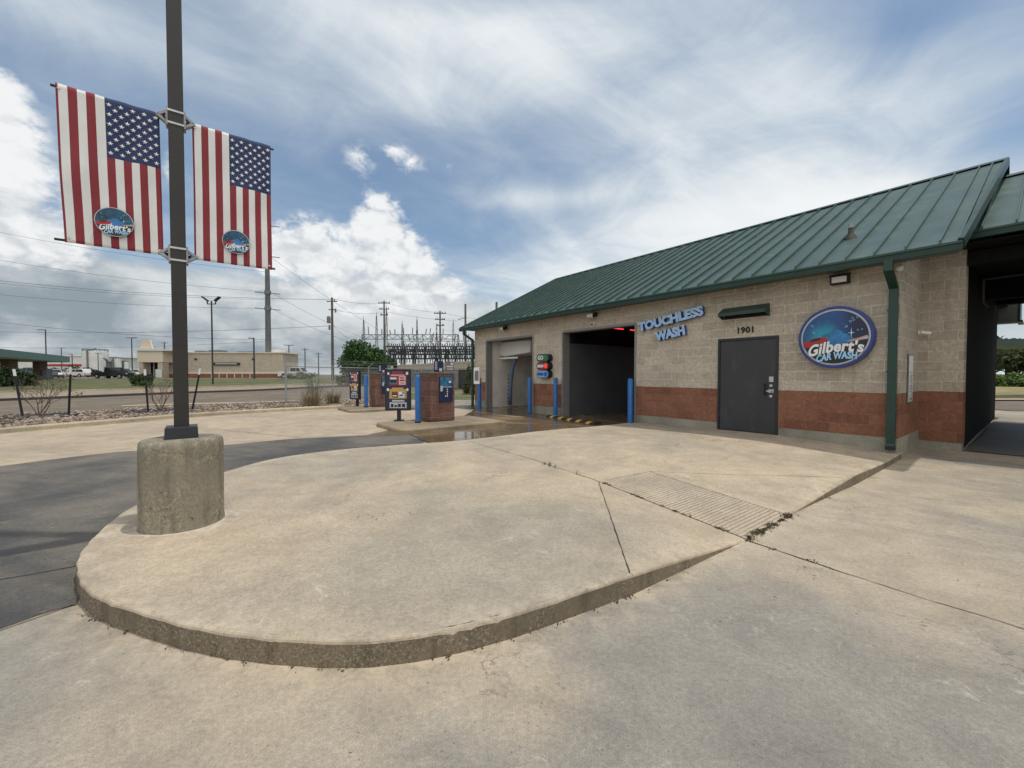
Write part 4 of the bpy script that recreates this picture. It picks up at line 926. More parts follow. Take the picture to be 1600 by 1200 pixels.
# gantry arm seen in the grey bay
def wash_gantry():
    ug, zg = WP(806, 545, 1.2); t = thing('wash_gantry', 'grey overhead wash machine with hanging bent blue spray arm in left bay', 'wash machine', B(ug, 1.2, 0), BROT)
    a = MB(); pr = [(-.86, 2.92), (-.92, 2.70), (-.60, 2.33), (-.30, 2.24), (1.5, 2.36), (1.55, 2.90)]
    a.prism(pr, -.45, .45); a.build('machine_hood', M['offwhite'], t, bevel=.06, seg=3)
    a = MB(); a.bar((-.50, -.5, 2.17), (.72, -.45, 2.18), .06, .075); a.build('spray_bar', M['white'], t, bevel=.02)
    a = MB(); a.bar((-.98, -.4, 2.62), (1.6, -.4, 2.62), .05); a.build('rail', M['galv'], t)
    a = MB(); a.tube([(.20, -.1, 2.35), (.08, -.1, 2.10), (-.10, -.1, 1.8), (-.20, -.1, 1.4), (-.27, -.1, .9), (-.30, -.1, .10)], .085, 12); a.build('spray_arm', M['armblue'], t, smooth=True)
    for k in range(8): a = MB(); a.tube([(-.29 + .012 * k - .07, -.16, .25 + k * .17), (-.29 + .012 * k - .10, -.20, .25 + k * .17)], .02, 8); a.build('nozzle', M['blackp'], t)
M['armblue'] = simple('grey_blue_hose', (0.10, 0.16, 0.25), 0.5, var=0.2)
wash_gantry()

# ------------------------------------------------------------------ lamp post with two banners
PX, PY = -2.955, 3.655; PROT = BROT
def lamp_post():
    t = thing('lamp_post', 'tall square dark bronze post with two flag banners on a round concrete pier', 'lamp post', (PX, PY, TOPZ), PROT)
    n = 48; prof = [(.0, .0), (.312, -.03), (.308, .02), (.303, .05), (.302, .68), (.298, .735), (.283, .755), (.24, .762), (0, .765)]
    mb = MB(); vs = []
    for r, z in prof[1:-1]:
        for k in range(n):
            a = 2 * math.pi * k / n; w = r + .004 * math.sin(3 * a + z * 5) + random.uniform(-.0012, .0012); vs.append((w * math.cos(a), w * math.sin(a), z))
    rows = len(prof) - 2; fs = [(i * n + k, i * n + (k + 1) % n, (i + 1) * n + (k + 1) % n, (i + 1) * n + k) for i in range(rows - 1) for k in range(n)]
    fs.append(tuple((rows - 1) * n + k for k in range(n))); mb.add(vs, fs); mb.build('concrete_pier', M['pier'], t, smooth='auto')
    cv = MB(); a, b = .118, .112
    cv.add([(-a, -a, .762), (a, -a, .762), (a, a, .762), (-a, a, .762), (-b, -b, .865), (b, -b, .865), (b, b, .865), (-b, b, .865)], [(4, 5, 6, 7), (0, 1, 5, 4), (1, 2, 6, 5), (2, 3, 7, 6), (3, 0, 4, 7)])
    cv.build('base_cover', M['cover'], t, bevel=.006)
    p = MB(); p.box(-.0525, .0525, -.0525, .0525, .85, 8.6); p.build('pole', M['dkmetal'], t, bevel=.008, seg=3)
    h = MB(); h.box(-.15, .15, -.75, -.05, 8.45, 8.57); h.build('lamp_head', M['dkmetal'], t, bevel=.02); h = MB(); h.box(-.11, .11, -.68, -.3, 8.44, 8.452); h.build('lens', M['white'], t)
    return t
M['cover'] = simple('black_base_cover', (0.014, 0.017, 0.024), 0.45, var=0.15)
lamp_post()
ZT, ZB = CAMZ + 2.235, CAMZ + 1.055
def star_pts(r, n=5):
    return [((r if i % 2 == 0 else r * .40) * math.sin(i * math.pi / n), (r if i % 2 == 0 else r * .40) * math.cos(i * math.pi / n)) for i in range(2 * n)]
def banner(side, label):
    # local y runs along the arm; the banner hangs in the local y-z plane and faces -x ... seen from +x
    t = thing('flag_banner', label, 'banner', (PX, PY, 0), PROT, 'flag banners on the lamp post')
    s0, s1 = .112, .722
    # arms and clamps
    for z, nm in ((ZT, 'banner_arm'), (ZB, 'banner_arm')):
        a = MB(); a.tube([(-.018, side * .06, z), (-.018, side * .10, z), (-.018, side * .75, z)], [.018, .010, .010], 10)
        arm = a.build(nm, M['blackp'], t, smooth='auto')
        c = MB(); c.bar((.0, side * .055, z + .05), (0, side * .125, z), .05, .02); c.bar((.0, side * .055, z - .05), (0, side * .125, z), .05, .02); c.tube([(0, side * .09, z), (0, side * .135, z)], .017, 10)
        c.box(-.045, .045, min(side * .054, side * .068), max(side * .054, side * .068), z - .075, z + .075); c.build('arm_bracket', M['galv'], arm)
        if side > 0:
            st = MB()
            for dz in (-.055, .05):
                st.box(-.056, .056, -.0565, .0565, z + dz - .008, z + dz + .008)
            st.pieces('clamp_band', M['steel'], arm)
    # cloth: viewed from the camera, stripes are vertical; left-to-right = increasing y
    nx, nz = 52, 40
    ya, yb = (s0, s1) if side > 0 else (-s1, -s0)
    edges = [0, .022, .105, .190, .272, .357, .445]; nb = 7
    wl = (1 - .445 - .018) / 6.5
    low = [.445 + wl * i for i in range(7)] + [1.0]
    xs = sorted(set(edges + low)); xx = []
    for a, b in zip(xs[:-1], xs[1:]):
        k = max(1, round((b - a) / .022)); xx += [a + (b - a) * i / k for i in range(k)]
    xx.append(1.0); can = .392
    zz = sorted(set([i / nz for i in range(nz + 1)] + [can, .022, .978]))
    def pos(a, b):                                            # a across, b down
        y = ya + (yb - ya) * a; z = ZT + .018 - (ZT - ZB + .036) * b
        sway = .5 - .5 * math.cos(2 * math.pi * min(1, max(0, b)))
        if side < 0: y += (.030 * b * (1 - a) * 1.0 - .004 * sway * (1 - a)) + .012 * b * a; z += -.0 * a
        else: y += .002 * sway * (1 - 2 * a)
        x = .010 * math.sin(a * 9 + b * 3 + side) * sway + .0035 * math.sin(a * 23 + b * 5) + .010 * math.sin(b * 13 + a * 4) * .4 * sway
        return (x, y, z)
    mb = MB(); ncol = len(xx); vs = [pos(a, b) for b in zz for a in xx]; faces = [[], [], []]
    for j in range(len(zz) - 1):
        for i in range(ncol - 1):
            a = (xx[i] + xx[i + 1]) / 2; b = (zz[j] + zz[j + 1]) / 2
            if a > .445 and b < can: k = 2
            elif a <= .445: k = sum(1 for e in edges if e <= a) - 1; k = 0 if k % 2 == 0 else 1
            else: k = 0 if (sum(1 for e in low if e <= a) - 1) % 2 == 0 else 1
            faces[k].append((j * ncol + i, j * ncol + i + 1, (j + 1) * ncol + i + 1, (j + 1) * ncol + i))
    b0 = len(mb.v); mb.v += vs
    for k in range(3): mb.f += faces[k]; mb.mi += [k] * len(faces[k])
    # fifty stars: nine columns of six and five
    sr = .0195
    for c in range(9):
        nst = 6 if c % 2 == 0 else 5
        for r in range(nst):
            a = .445 + .555 * (.075 + c * .106); b = .022 + (can - .03) * ((.06 + r * .176) if nst == 6 else (.148 + r * .176))
            px, py, pz = pos(a, b); mb.add([(px + .004, py + q[0], pz + q[1]) for q in star_pts(sr)] + [(px + .004, py, pz)], [(i, (i + 1) % 10, 10) for i in range(10)], 1)
    cl = mb.build('flag_cloth', [M['fred'], M['fwhite'], M['fblue']], t, smooth=True)
    so = cl.modifiers.new('thickness', 'SOLIDIFY'); so.thickness = .0012
    # sleeve hems and grommets
    gm = MB()
    for (a, b) in ((.03, .03), (.97, .04), (.04, .97), (.96, .97)):
        x, y, z = pos(a, b); gm.tube([(x + .002, y, z), (x + .006, y, z)], .009, 10)
    gm.pieces('grommet', M['steel'], t)
    # emblem printed near the bottom: local frame turned so that it faces +x
    e = bpy.data.objects.new('emblem', None); COL.objects.link(e); e.parent = t
    e.location = (.020, ya + (yb - ya) * (.52 if side < 0 else .515), ZT - (ZT - ZB) * .835); e.rotation_euler = (0, 0, R(90))
    emblem_parts(.130 if side < 0 else .120, e, .002, 0.0)
    return t
banner(-1, 'larger looking stars and stripes banner on the lamp post arms away from the wash building')
banner(1, 'stars and stripes banner on the lamp post arms pointing towards the wash building')

# ------------------------------------------------------------------ bollards, kiosks, menu boards
def bollard_thing(label, p, h=1.36, r=.075, base=0.0):
    t = thing('bollard', label, 'bollard', p, 0, 'blue steel bollards')
    a = MB(); a.tube([(0, 0, -.08), (0, 0, h - .06), (0, 0, h - .025), (0, 0, h - .004), (0, 0, h)], [r, r, r * .88, r * .5, r * .1], 18); a.build('sleeve', M['blue'], t, smooth='auto')
    a = MB(); a.tube([(0, 0, -.05), (0, 0, .035)], r + .006, 18); a.build('base_ring', M['rubber'], t)
    return t
def bolpos(px, v=-.22): u, _ = WP(px, 600, v); p = B(u, v); p.z = gh(p.x, p.y); return p
bollard_thing('blue bollard at the right jamb of the dark wash bay', bolpos(985), 1.36)
bollard_thing('blue bollard at the left jamb of the dark bay under the traffic lamps', bolpos(868), 1.36)
bollard_thing('blue bollard at the right jamb of the grey wash bay', bolpos(827.5), 1.36)
K1 = Vector((-2.70, 10.05, 0)); KOFF = Vector((-3.38, 5.40, 0))
DN, DD = NV, DU
def island_slab(off, label):
    Q = G(628, 671, .12); Q.z = 0; Q = Q + off
    pts = [Q + DN * .25, Q, Q + DD * .0]; L, Wd = 3.2, 2.05
    poly = []
    rc = .3
    for cx, cy, a0 in ((rc, rc, 180), (L, rc, 270), (L, Wd, 0), (rc, Wd - rc, 90)):
        if cx == L: poly.append(Q + DN * L + DD * (0 if a0 == 270 else Wd)); continue
        for k in range(6):
            a = R(a0 + 18 * k); poly.append(Q + DN * (cx + rc * math.cos(a)) + DD * (cy + rc * math.sin(a)))
    mb = MB(); n = len(poly); z = .105
    mb.add([(p.x, p.y, -.03) for p in poly] + [(p.x, p.y, z - .03) for p in poly], [(i, (i + 1) % n, (i + 1) % n + n, i + n) for i in range(n)], 1)
    cen = sum(poly, Vector()) / n; ins = [p + (cen - p).normalized() * .03 for p in poly]
    mb.add([(p.x, p.y, z - .03) for p in poly] + [(p.x, p.y, z) for p in ins], [(i, (i + 1) % n, (i + 1) % n + n, i + n) for i in range(n)], 0)
    mb.add([(p.x, p.y, z) for p in ins], [tuple(range(n))], 0)
    tag(mb.build('kiosk_kerb_island', [M['kerbw'], M['kerbw']]), kind='structure')
island_slab(Vector(), ''); island_slab(KOFF, '')
M['cobalt'] = simple('blue_screen_print', (0.025, 0.16, 0.30), 0.35, var=0.8, scale=4); M['navyp'] = simple('navy_print', (0.012, 0.018, 0.06), 0.4, var=0.2)
M['boardred'] = simple('board_red_print', (0.30, 0.022, 0.03), 0.45, var=0.12); M['gold'] = simple('board_gold_print', (0.48, 0.28, 0.07), 0.45, var=0.12); M['palegrey'] = simple('board_grey_print', (0.45, 0.46, 0.50), 0.45, var=0.12)
M['pinkp'] = simple('board_pink_print', (0.62, 0.42, 0.42), 0.45, var=0.2, scale=25)
def kiosk(off, label, tagl):
    Kc = G(672, 659, .12); Kc.z = .12; base = Kc + off + DN * .40 + DD * .33
    t = thing('pay_kiosk', label, 'kiosk', base, BROT, 'block pay kiosks')
    # local x = -d (towards camera side face), y = n
    a = MB(); a.box(-.33, .33, -.40, .40, 0, 1.37); a.build('block_pillar', M['kiosk'], t, bevel=.02)
    a = MB(); a.box(-.345, .345, -.415, .415, 1.372, 1.405); a.build('pillar_cap', M['kioskcap'], t)
    a = MB(); a.box(.33, .375, -.12, .31, .55, 1.28); pn = a.build('pay_panel', M['navyp'], t, bevel=.008)
    a = MB(); a.box(.376, .379, -.10, .29, .98, 1.26); a.box(.376, .379, .19, .27, .60, .9) if False else None; a.build('screen', M['cobalt'], pn)
    a = MB()
    for k in range(4): a.box(.376, .380, .115, .145, .70 + k * .065, .735 + k * .065)
    a.box(.376, .380, .06, .09, .70, .735); a.box(.376, .381, .18, .25, 1.10, 1.16); a.pieces('key', M['wordwhite'], pn)
    a = MB(); a.box(.376, .380, -.095, -.02, .86, 1.02); a.box(.376, .380, -.06, .27, .97, .99); a.pieces('sticker', M['palegrey'], pn)
    for (y0, y1, z0, z1, m1, nm) in ((-.16, .13, 1.42, 1.74, 'navyp', 'small_sign'), (.22, .50, 1.47, 1.73, 'kioskcap', 'small_sign')):
        a = MB(); a.box(.10, .13, y0, y1, z0, z1); a.box(.105, .125, (y0 + y1) / 2 - .015, (y0 + y1) / 2 + .015, 1.40, z0); s = a.build(nm, M[m1], t)
        b = MB(); w = y1 - y0
        if m1 == 'navyp':
            for k in range(5): b.box(.131, .134, y0 + .02, y0 + .02 + w * .25, z1 - .05 - k * .05, z1 - .02 - k * .05)
            b.box(.131, .134, y0 + w * .55, y1 - .04, z0 + .02, z0 + .11)
        else:
            b.box(.131, .134, y0 + .04, y1 - .04, z0 + .02, z0 + .05); b.prism([(y0 + w * .72 + .05 * math.cos(q * .6), z1 - .07 + .045 * math.sin(q * .6)) for q in range(10)], .131, .134, 'x'); b.box(.131, .134, y0 + .02, y1 - .03, z0 + .09, z0 + .13)
        b.pieces('sign_print', M['palegrey'], s)
    return t
M['kioskcap'] = simple('grey_brown_cap', (0.16, 0.13, 0.11), .8, var=.2)
kiosk(Vector(), 'red brown block pay kiosk with blue screen, nearer one beside the large board', ''); kiosk(KOFF, 'red brown block pay kiosk with blue screen, farther one behind the large board', '')
bollard_thing('blue bollard between the large menu board and the nearer kiosk', G(653, 660, .12), 1.33)
p2 = G(653, 660, .12) + KOFF; p2.z = .12
bollard_thing('blue bollard between the small menu board and the farther kiosk', p2, 1.33)
def menu_board(p, rz, label, w, h, zb):
    t = thing('menu_board', label, 'menu board', p, rz, 'wash menu boards')
    a = MB(); a.box(-.05, .05, -.0, .09, -.02, zb + .25); a.box(-.13, .13, -.07, .16, -.01, .015); a.build('post', M['blackp'], t)
    a = MB(); hw = w / 2; a.box(-hw, hw, -.10, .0, zb, zb + h); fr = a.build('cabinet', M['blackp'], t, bevel=.012)
    iw, z0, z1 = hw - .05, zb + .05, zb + h - .05; H = z1 - z0
    a = MB(); a.box(-iw, iw, -.104, -.099, z0, z1); a.build('poster', M['navyp'], fr)
    def strip(m, nm, rects, d):
        b = MB()
        for (x0, x1, q0, q1) in rects: b.box(x0 * iw, x1 * iw, -.104 - d, -.102, z0 + q0 * H, z0 + q1 * H)
        return b.pieces(nm, M[m], fr)
    strip('boardred', 'red_print', [(-.72, .78, .62, .90), (-.5, .5, .92, .985)], .002)
    strip('gold', 'gold_print', [(-.74, .8, .27, .52), (-.5, .5, .52, .56)], .002); strip('palegrey', 'grey_print', [(-.72, .8, .02, .17), (-.5, .6, .19, .235), (-.7, -.05, .64, .84)], .002)
    strip('pinkp', 'pink_print', [(.12, .72, .635, .86), (-.6, .62, .875, .90)], .004)
    strip('inkblack', 'dark_print', [(-.66, -.1, .69, .76), (-.62, -.38, .045, .13), (-.3, -.05, .05, .10), (.02, .28, .045, .13), (.38, .66, .045, .13), (-.5, -.0, .30, .45)], .004)
    strip('wordwhite', 'white_print', [(-.45, -.08, .33, .36), (.1, .6, .30, .45), (-.66, -.1, .78, .82), (-.9, -.74, .90, .96), (.75, .95, .90, .97), (.8, .96, .47, .54), (-.96, -.78, .47, .54)], .005)
    strip('boardred', 'red_lettering', [(.2, .6, .80, .83), (.2, .64, .73, .77), (.25, .55, .67, .69), (-.45, -.05, .40, .44)], .006); strip('cobalt', 'blue_print', [(.15, .5, .33, .38), (-.66, -.1, .66, .69), (.4, .58, .40, .44)], .006)
    return t
mb1 = G(623, 657, .12)
menu_board(mb1, R(2), 'large black framed menu board with red and gold panels in front', .74, 1.20, .30)
mb2 = mb1 + KOFF + DN * .1; mb2.z = .12
menu_board(D(557, 640, 17.6).xy.to_3d() + Vector((0, 0, .10)), R(-38), 'smaller looking farther menu board seen at an angle on the left', .74, 1.24, .30)
# speed hump
def hump():
    p0, p1 = G(859, 651.5), G(934, 664); L = (p1 - p0).length; c = (p0 + p1) / 2; rz = math.atan2(p1.y - p0.y, p1.x - p0.x)
    t = thing('speed_hump', 'black rubber speed hump with yellow stripes before the dark bay', 'speed hump', (c.x, c.y, gh(c.x, c.y) + .012), rz)
    pr = [(-.17, 0), (-.10, .045), (-.03, .058), (.03, .058), (.10, .045), (.17, 0)]
    n = 10; 
    a = MB(); a.prism(pr, -L / 2, L / 2, 'x'); a.build('rubber_body', M['rubber'], t)
    pr2 = [(-.165, .004), (-.10, .048), (-.03, .061), (.03, .061), (.10, .048), (.165, .004)]
    for k in range(5):
        x = -L / 2 + L * (.12 + k * .19); a = MB(); a.prism(pr2, x - .085, x + .085, 'x'); a.build('yellow_stripe', M['yellow'], t)
hump()
def meter_post():
    p = bolpos(749, -.55)
    t = thing('display_post', 'white display box with grey screen on blue post left of grey bay', 'display', p, R(-12))
    a = MB(); a.tube([(0, 0, -.05), (0, 0, 1.30)], .085, 16); a.build('post', M['blue'], t, smooth='auto')
    a = MB(); a.box(-.20, .06, -.17, -.05, 1.06, 1.76); b = a.build('display_box', M['white'], t, bevel=.015); a = MB(); a.box(-.155, .015, -.176, -.168, 1.2, 1.62); a.build('screen', M['greysteel'], b)
meter_post()

# ------------------------------------------------------------------ planting bed
KT = [(p, q - 9 + (4 if p > 400 else 0)) for p, q in KB]
def far_kerb():
    line = kb; mb = MB(); n = len(line); sec = [(0, -.03), (0, .10), (.02, .128), (.05, .138), (.15, .138), (.16, -.05)]
    vs = []
    for i, p in enumerate(line):
        t = (line[min(i + 1, n - 1)] - line[max(i - 1, 0)]).normalized(); nr = Vector((-t.y, t.x, 0))
        for o, z in sec: q = p + nr * o; vs.append((q.x, q.y, gh(q.x, q.y) + z + random.uniform(-.003, .003)))
    k = len(sec); mb.add(vs, [(i * k + j, (i + 1) * k + j, (i + 1) * k + j + 1, i * k + j + 1) for i in range(n - 1) for j in range(k - 1)]); o = mb.build('lane_kerb', M['kerb']); tag(o, kind='structure')
far_kerb()
BK = [(-260, 668), (0, 652), (100, 648), (200, 642), (300, 637), (400, 632), (500, 628), (560, 626.5), (600, 625)]
bk = smooth_line(gp(BK), 6)
def bed():
    off = []
    for i, p in enumerate(kb):
        t = (kb[min(i + 1, len(kb) - 1)] - kb[max(i - 1, 0)]).normalized(); off.append(p + Vector((-t.y, t.x, 0)) * .13)
    sheet('planting_bed', off + bk[::-1], M['bedsoil'], 0.06, 0.6)
    # river rocks heaped in the bed
    mb = MB(); bm = bmesh.new(); bmesh.ops.create_icosphere(bm, subdivisions=1, radius=1); ico = [v.co.copy() for v in bm.verts]; icf = [tuple(v.index for v in f.verts) for f in bm.faces]; bm.free()
    n = len(bk)
    dark = [G(60, 655), G(240, 646)]
    for _ in range(7800):
        i = random.random() ** 1.0 * (n - 1.001); k = int(i); f = i - k; a = off[k].lerp(off[k + 1], f); b = bk[k].lerp(bk[k + 1], f); p = a.lerp(b, random.uniform(.0, 1.0))
        if p.y > 21 and random.random() < .3: continue
        r = random.uniform(.022, .058); sx, sy, sz = r * random.uniform(.7, 1.4), r * random.uniform(.7, 1.3), r * random.uniform(.5, .9); ca, sa = math.cos(random.random() * 6), math.sin(random.random() * 6)
        dk = min((p - Vector((q.x, q.y, 0))).length for q in dark) < random.uniform(.6, 1.5)
        z = gh(p.x, p.y) + .06 + sz * .4 + random.uniform(0, .04); jit = [random.uniform(.85, 1.15) for _ in ico]
        mi = 3 if dk and random.random() < .9 else random.choice((0, 0, 1, 1, 2))
        mb.add([(p.x + (v.x * sx * ca - v.y * sy * sa) * j, p.y + (v.x * sx * sa + v.y * sy * ca) * j, z + v.z * sz * j) for v, j in zip(ico, jit)], icf, mi)
    o = mb.build('river_rock', [M['rock1'], M['rock2'], M['rock3'], M['rock4']]); tag(o, 'tan and brown river rocks heaped along the kerb in the planting bed', 'rocks', kind='stuff')
M['bedsoil'] = simple('bed_soil', (0.10, 0.085, 0.07), 0.95, var=.4, scale=8)
M['rock1'] = simple('tan_rock', (0.23, 0.17, 0.12), .85, var=.3, scale=3); M['rock2'] = simple('brown_rock', (0.16, 0.115, 0.088), .85, var=.35, scale=3); M['rock3'] = simple('pale_rock', (0.36, 0.31, 0.25), .85, var=.2, scale=3); M['rock4'] = simple('dark_mulch', (0.06, 0.058, 0.058), .9, var=.5, scale=3)
bed()
def bare_shrub(p, h, seed, label):
    rnd = random.Random(seed); t = thing('bare_shrub', label, 'shrub', p, 0, 'bare shrubs in the rock bed'); mb = MB(); lf = MB()
    def grow(q, d, l, r, depth):
        e = q + d * l; m = q.lerp(e, .5) + Vector((rnd.gauss(0, .03), rnd.gauss(0, .03), 0)) * l
        mb.tube([q, m, e], [r, r * .85, r * .65], 5)
        if depth == 0:
            for _ in range(2):
                c = e + Vector([rnd.gauss(0, .03) for _ in range(3)]); a, b = [Vector([rnd.gauss(0, 1) for _ in range(3)]).normalized() * .018 for _ in range(2)]; lf.add([c - a, c + b, c + a, c - b], [(0, 1, 2, 3)])
            return
        for _ in range(rnd.choice((2, 2, 3))):
            nd = (d + Vector((rnd.gauss(0, .38), rnd.gauss(0, .38), rnd.gauss(.1, .2)))).normalized(); grow(e, nd, l * rnd.uniform(.6, .85), r * .6, depth - 1)
    for k in range(6):
        a = rnd.uniform(0, 6.28); grow(Vector((rnd.gauss(0, .06), rnd.gauss(0, .06), 0)), Vector((math.cos(a) * .5, math.sin(a) * .5, 1)).normalized(), h * .30, .016, 4)
    mb.build('branches', M['twig'], t); lf.build('sparse_leaves', M['shrub'], t)
def stake(p0, px1, py1, label):
    b = p0; tp = D(px1, py1, b.y + random.uniform(-.1, .1)); t = thing('tree_stake', label, 'stake', b, 0, 'steel tree stakes beside the bare shrubs')
    e = tp - b; a = MB(); a.bar((0, 0, -.1), e * .86, .05, .035); a.bar((0, 0, 0), e * .86, .018, .055); a.build('stake_shaft', M['blackp'], t); a = MB(); a.bar(e * .86, e, .054, .04); a.build('white_tip', M['white'], t)
def onbed(px, py): p = G(px, py, .07); return p
bare_shrub(onbed(61, 650), 1.5, 1, 'bare twiggy shrub between the two stakes nearest the left picture edge')
bare_shrub(onbed(254, 643), 1.45, 5, 'bare twiggy shrub just left of the lamp post, between the second pair of stakes')
stake(onbed(36, 652), 21.5, 577, 'black steel stake with white tip leaning left, leftmost of four')
stake(onbed(107, 650), 110.5, 574, 'black steel stake with white tip standing nearly upright, second from left')
stake(onbed(232, 645), 226, 577, 'black steel stake with white tip left of the lamp post')
stake(onbed(299.5, 642), 313, 576, 'black steel stake with white tip leaning right beside the lamp post')
def dry_bush(p, n, r, h, label, mat, cat='shrub', up=.7, blade=.5):
    mb = MB()
    for _ in range(n):
        a = random.uniform(0, 6.28); d = Vector((math.cos(a) * random.uniform(.1, 1), math.sin(a) * random.uniform(.1, 1), up * random.uniform(.6, 2))).normalized(); l = h * random.uniform(.5, 1.1)
        q = Vector((random.gauss(0, r * .3), random.gauss(0, r * .3), 0)); e = q + d * l; w = Vector((-d.y, d.x, 0)).normalized() * .008; m = q.lerp(e, .6) + Vector((0, 0, .05 * l)); mb.add([q - w, q + w, m + w, m - w, e], [(0, 1, 2, 3), (3, 2, 4)])
    o = mb.build('scrubby_bush', mat); o.location = p; return tag(o, label, cat, 'scrubby bushes along the mesh fence')
dry_bush(onbed(487, 636), 330, .5, .8, 'tuft of dry tan grass in the rock bed by the mesh fence', M['dry'])
dry_bush(G(490, 626), 150, .6, 1.7, 'thin olive bush rising behind the dry grass by the mesh fence', M['shrub'])
dry_bush(onbed(520, 632), 260, .4, .75, 'low dry grass clump at the right end of the rock bed', M['dry'])

# ------------------------------------------------------------------ street and far ground
S1 = gp([(-300, 641), (0, 627.5), (200, 619), (300, 615), (400, 611.5), (520, 605.5), (640, 601)]); S2 = gp([(-300, 620), (0, 613.5), (150, 610.5), (300, 606.5), (400, 603.5), (520, 600), (640, 597.5)])
S3 = gp([(-300, 594), (0, 592.6), (300, 592.2), (640, 591.6)])
def strip2(name, a, b, m, dz, n=4):
    a = smooth_line(a, 6); b = smooth_line(b, 6); ka, kb_ = len(a), len(b); N = 40; vs = []
    def at(l, t): f = t * (len(l) - 1.0001); i = int(f); return l[i].lerp(l[i + 1], f - i)
    for j in range(n + 1):
        for i in range(N + 1):
            p = at(a, i / N).lerp(at(b, i / N), j / n); vs.append((p.x, p.y, gh(p.x, p.y) + dz))
    mb = MB(); mb.add(vs, [(j * (N + 1) + i, j * (N + 1) + i + 1, (j + 1) * (N + 1) + i + 1, (j + 1) * (N + 1) + i) for j in range(n) for i in range(N)])
    return tag(mb.build(name, m), kind='structure')
bkx = gp([(-260, 668), (0, 652), (100, 648), (200, 642), (300, 637), (400, 632), (500, 628), (560, 626.5), (640, 624)])
strip2('street', bkx, S1, M['street'], .02, 6); strip2('far_lane', S1, S2, M['street2'], .012, 6)
M['lawn'] = simple('lawn_ground', (0.080, 0.088, 0.028), .95, var=.4, scale=.8, dirt=(.14, .125, .06), dscale=.25)
strip2('lawn_verge', S2, S3, M['lawn'], .02, 10)
strip2('parking_lot', S3, gp([(-300, 588.8), (0, 588.6), (300, 588.6), (640, 588.6)]), M['street'], .03, 8)
def kerb_line(name, pts, h, w, m):
    ps = smooth_line(pts, 6); vs = []
    for i, p in enumerate(ps):
        t = (ps[min(i + 1, len(ps) - 1)] - ps[max(i - 1, 0)]).normalized(); nr = Vector((-t.y, t.x, 0))
        for o, z in ((0, -.03), (0, h), (w, h), (w, -.03)): q = p + nr * o; vs.append((q.x, q.y, gh(q.x, q.y) + z))
    mb = MB(); mb.add(vs, [(i * 4 + j, (i + 1) * 4 + j, (i + 1) * 4 + j + 1, i * 4 + j + 1) for i in range(len(ps) - 1) for j in range(3)]); return tag(mb.build(name, m), kind='structure')
M['kerbdark'] = simple('dirty_dark_kerb', (.055, .048, .042), .9, var=.3)
kerb_line('street_kerb', S1, .16, .35, M['kerbdark']); kerb_line('verge_kerb', S2, .12, .3, M['kerb'])
strip2('gutter_strip', gp([(190, 635.5), (300, 632.3), (400, 629.8), (560, 624)]), gp([(190, 634.2), (300, 631), (400, 628.5), (560, 623)]), M['kerb'], .03, 1)
# behind the open bays on the right
def rsheet(name, x0, x1, y0, y1, m, dz): return sheet(name, [(x0, y0), (x1, y0), (x1, y1), (x0, y1)], m, dz, 3.0)
rsheet('side_road', 20, 60, 16.3, 22.3, M['street'], .02); rsheet('side_kerb', 20, 60, 22.4, 23.4, M['kerb'], .08); rsheet('side_verge', 20, 75, 23.4, 62, M['dryturf'] if 'dryturf' in M else simple('dry_turf', (.22, .19, .075), .95, var=.3, scale=.7), .05)

# ------------------------------------------------------------------ foliage
def crown_mesh(name, m, parent, r, c, n, leaf, lumps=9, seed=1, flat=1.0):
    rnd = random.Random(seed); cs = [(Vector(c), 0.62)]
    for _ in range(lumps):
        d = Vector((rnd.gauss(0, 1), rnd.gauss(0, 1), rnd.gauss(.15, .8))).normalized(); cs.append((Vector(c) + Vector((d.x * r[0], d.y * r[1], d.z * r[2])) * rnd.uniform(.5, .80), rnd.uniform(.2, .36)))
    mb = MB(); vs, fs = [], []
    for _ in range(n):
        cc, k = rnd.choice(cs); d = Vector([rnd.gauss(0, 1) for _ in range(3)]).normalized() * (rnd.random() ** .35)
        if rnd.random() < .25: cc, k = Vector(c), .80
        p = cc + Vector((d.x * r[0], d.y * r[1], d.z * r[2])) * k
        if p.z < 0.02: p.z = .02 + rnd.random() * .1
        s = leaf * rnd.uniform(.6, 1.4); a = Vector([rnd.gauss(0, 1) for _ in range(3)]).normalized() * s; b = a.cross(Vector([rnd.gauss(0, 1) for _ in range(3)])).normalized() * s * .6
        i = len(vs); vs += [p - a, p + b, p + a, p - b]; fs.append((i, i + 1, i + 2, i + 3))
    mb.add(vs, fs); return mb.build(name, m, parent)
def tree(label, p, h, w, m, n=2600, leaf=.2, seed=1, group=None, kind='broadleaf_tree', cat='tree', low=.25, trunk=True, lumps=16):
    if not trunk:
        o = crown_mesh(kind, m, None, (w / 2, w / 2, h * (1 - low) / 2), (0, 0, h * (low + 1) / 2), n, leaf, lumps=lumps, seed=seed); o.location = p; return tag(o, label, cat, group)
    t = thing(kind, label, cat, p, 0, group)
    if trunk:
        a = MB(); a.tube([(0, 0, -.2), (.03 * h, 0, h * .3), (.0, .03 * h, h * .6)], [.035 * h, .026 * h, .01 * h], 8)
        rnd = random.Random(seed)
        for _ in range(6): q = Vector((0, 0, h * rnd.uniform(.22, .45))); a.tube([q, q + Vector((rnd.gauss(0, .3) * w, rnd.gauss(0, .3) * w, h * .28))], [.014 * h, .004 * h], 5)
        a.build('trunk', M['bark'], t)
    zc = h * (low + 1) / 2; crown_mesh('crown', m, t, (w / 2, w / 2, h * (1 - low) / 2), (0, 0, zc), n, leaf, lumps=lumps, seed=seed); return t
def bush(label, p, h, w, m, n=900, leaf=.09, seed=1, group=None): return tree(label, p, h, w, m, n, leaf, seed, group, 'round_bush', 'bush', -0.35, False)
